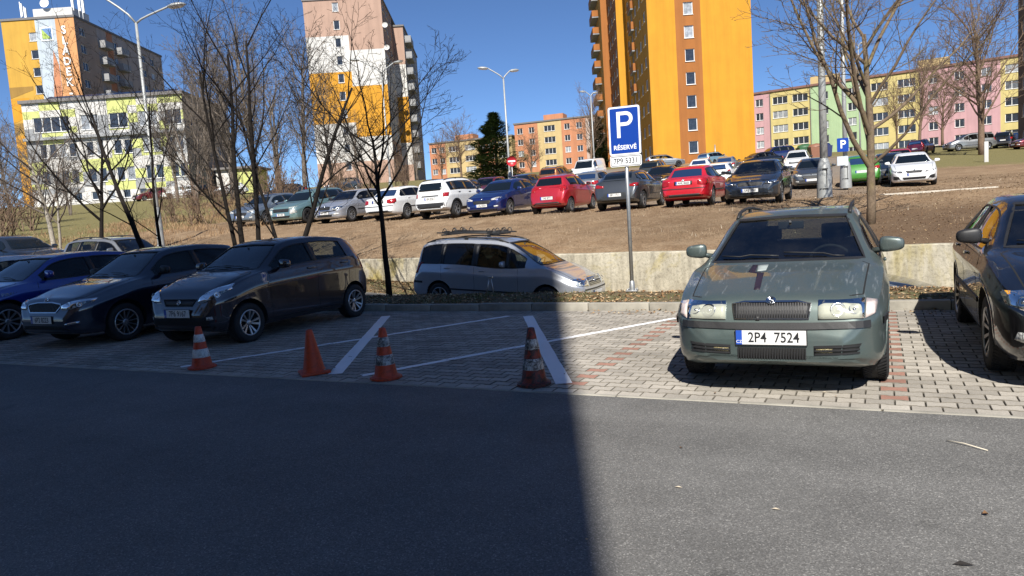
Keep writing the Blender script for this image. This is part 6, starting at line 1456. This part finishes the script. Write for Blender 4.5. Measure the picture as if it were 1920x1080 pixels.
# ================================================================== SMALL THINGS
M_CONC = mat('pale_concrete', (.46, .42, .35), .9, var=.25, scale=4, bmp=.3, bscale=30)
def strip(p0, p1, w_, h_, name, label, cat, m_=M_CONC):
    (s0, t0), (s1, t1) = p0, p1; a_ = math.atan2(t1-t0, s1-s0); n = 6; q = MB(); L_ = math.hypot(s1-s0, t1-t0)
    for k in range(n):
        f = (k+.5)/n; s, t = lerp(s0, s1, f), lerp(t0, t1, f); q.cbox((s, t, terr(s, t)+h_/2-.06), (L_/n-.01, w_, h_+.05), .015, 0, a_)
    tag(q.build(name, m_), label, cat)
strip((.1, 26.9), (3.4, 28.4), .35, .10, 'concrete_strip', 'half buried pale concrete strip in the slope right of the big tree', 'kerb')
rl = empty('stair_railing', (6.9, 41.0, terr(6.9, 41)-.1), YAW); tag(rl, 'steel stair railing with a dark box at the right edge of the slope', 'railing')
for pts in ([(-.9, 0, 1.9), (0, 0, .6)], [(-.9, 0, 0), (-.9, 0, 1.9)], [(0, 0, 0), (0, 0, .62)], [(.5, .2, 0), (.5, .2, .9), (1.6, .2, .9), (1.6, .2, 0)]):
    q = MB(); q.tube(pts, .035, 7); q.build('rail', M_METAL, rl)
q = MB(); q.cbox((.5, -.3, .02), (1.3, .5, .35), .02); q.build('box', M_TRIM, rl); q = MB(); q.cbox((.9, .8, .3), (1.8, .9, 1.0), .03); q.build('steps', M_CONC, rl)
wp = empty('white_post', at_px(1856, 52)); tag(wp, 'white painted post before the large round crowned tree', 'post'); q = MB(); q.cbox((0, 0, .7), (.26, .26, 1.45), .03); q.build('post', M_WHITE, wp)
for px, D, c_, lab in ((1520, 83, (.03, .10, .04), 'green waste container by the yellow facade'), (1552, 84, (.02, .03, .10), 'dark blue waste container next to the rusty one'), (1541, 82, (.22, .10, .06), 'rusty red waste container between green and blue ones')):
    r_ = empty('waste_container', at_px(px, D), YAW); tag(r_, lab, 'container', 'waste containers'); q = MB(); q.prism([(-.75, 0), (.75, 0), (.9, 1.25), (-.9, 1.25)], -.6, .6, 0, Matrix.Rotation(R(90), 4, 'X')); mm = mat('bin_%d' % px, c_, .5); q.build('bin', mm, r_)
    q = MB(); q.lathe([(.95, 0), (.8, .25), (0, .4)], 16, 0, Matrix.Translation((0, 0, 1.25)) @ Matrix.Diagonal((1, .68, 1, 1))); q.build('lid', mm, r_)
def person(loc, rz, top, legs, label):
    root = empty('person', loc, rz); tag(root, label, 'person')
    me = bpy.data.meshes.new('body'); J = [((0, 0, .92), .15), ((0, 0, 1.15), .145), ((0, 0, 1.40), .15), ((0, 0, 1.50), .06), ((0, .02, 1.60), .085), ((0, .02, 1.70), .09), ((.18, 0, 1.40), .06), ((.26, .05, 1.14), .05), ((.24, .22, .98), .04), ((-.18, 0, 1.40), .06), ((-.27, .02, 1.14), .05), ((-.27, .12, .90), .04),
        ((.09, 0, .86), .10), ((.11, .05, .48), .075), ((.12, 0, .08), .055), ((.12, .12, .03), .045), ((-.09, 0, .86), .10), ((-.11, .02, .48), .075), ((-.12, -.06, .08), .055), ((-.12, .06, .03), .045)]
    E_ = [(0, 1), (1, 2), (2, 3), (3, 4), (4, 5), (2, 6), (6, 7), (7, 8), (2, 9), (9, 10), (10, 11), (0, 12), (12, 13), (13, 14), (14, 15), (0, 16), (16, 17), (17, 18), (18, 19)]
    me.from_pydata([j[0] for j in J], E_, []); o = bpy.data.objects.new('tmp', me); C.objects.link(o); o.modifiers.new('s', 'SKIN'); o.modifiers.new('ss', 'SUBSURF').levels = 1
    for i, j in enumerate(J): me.skin_vertices[0].data[i].radius = (j[1], j[1]); me.skin_vertices[0].data[i].use_root = (i == 0)
    out = bpy.data.meshes.new_from_object(o.evaluated_get(bpy.context.evaluated_depsgraph_get())); bpy.data.objects.remove(o)
    for m_ in (top, legs, mat('skin', (.42, .24, .17), .6), mat('hair', (.03, .02, .015), .8)): out.materials.append(m_)
    for p in out.polygons:
        z = p.center.z; x = abs(p.center.x); p.material_index = 3 if z > 1.68 else 2 if z > 1.49 or (x > .2 and z < 1.0 and z > .85 and abs(p.center.y) > .1) else 1 if z < .93 and x < .2 else 0; p.use_smooth = True
    link('body', out, root)
person(at_px(1486, 84), YAW, mat('dark_jacket', (.02, .022, .07), .8), mat('dark_trousers', (.02, .02, .03), .8), 'person in dark blue clothes standing by the waste containers')
person(at_px(1497, 85), YAW+.8, mat('yellow_vest', (.70, .62, .03), .7), mat('yellow_trousers', (.55, .50, .05), .7), 'person in bright yellow work clothes by the green container')
tw = MB(); tw.tube([(.353, 5.089, .008), (.44, 5.03, .014), (.551, 4.944, .008)], [.004, .004, .003], 5); tag(tw.build('straw_stalk', mat('pale_straw', (.62, .56, .44), .7)), 'pale straw stalk lying on the asphalt at the right', 'twig')
st = MB(); st.tube([(-.62, 0, .0), (-.2, 0, .25)], .02, 5)
r_ = empty('marker_stake', (-6.63, 12.15, verge_z(-6.63, 12.15)), R(5)); tag(r_, 'small grey folding stand in the verge before the minivan', 'stand')
for x in (-.07, .07):
    q = MB(); q.tube([(x, -.05, 0), (x*.25, 0, .30)], .012, 6); q.build('leg', M_METAL, r_)
q = MB(); q.tube([(0, .10, 0), (0, 0, .30)], .012, 6); q.build('leg', M_METAL, r_); q = MB(); q.cbox((0, 0, .31), (.10, .05, .03), .006); q.build('head', M_METAL, r_)

lf = MB(); lf.add([(.25, 3.37, .004), (.28, 3.40, .012), (.33, 3.385, .006), (.29, 3.365, .010)], [(0, 1, 3), (1, 2, 3)]); tag(lf.build('dark_leaf', mat('wet_leaf', (.03, .025, .02), .7)), 'dark curled leaf on the asphalt near the bottom right', 'leaf')
for k, (x_, y_, lab) in enumerate(((-1.02, 3.88, 'pale dry leaf on the sunlit asphalt near the shadow edge'), (-.49, 3.73, 'pale dry leaf on the asphalt right of the other pale leaf'), (-.41, 6.17, 'crumpled pale leaf on the paving in front of the grey green estate'))):
    lf = MB(); lf.add([(x_-.02, y_, .005), (x_, y_+.009, .010), (x_+.023, y_+.003, .005), (x_, y_-.009, .009)], [(0, 1, 3), (1, 2, 3)]); tag(lf.build('dry_leaf', mat('dry_leaf', (.62, .52, .38), .8)), lab, 'leaf')
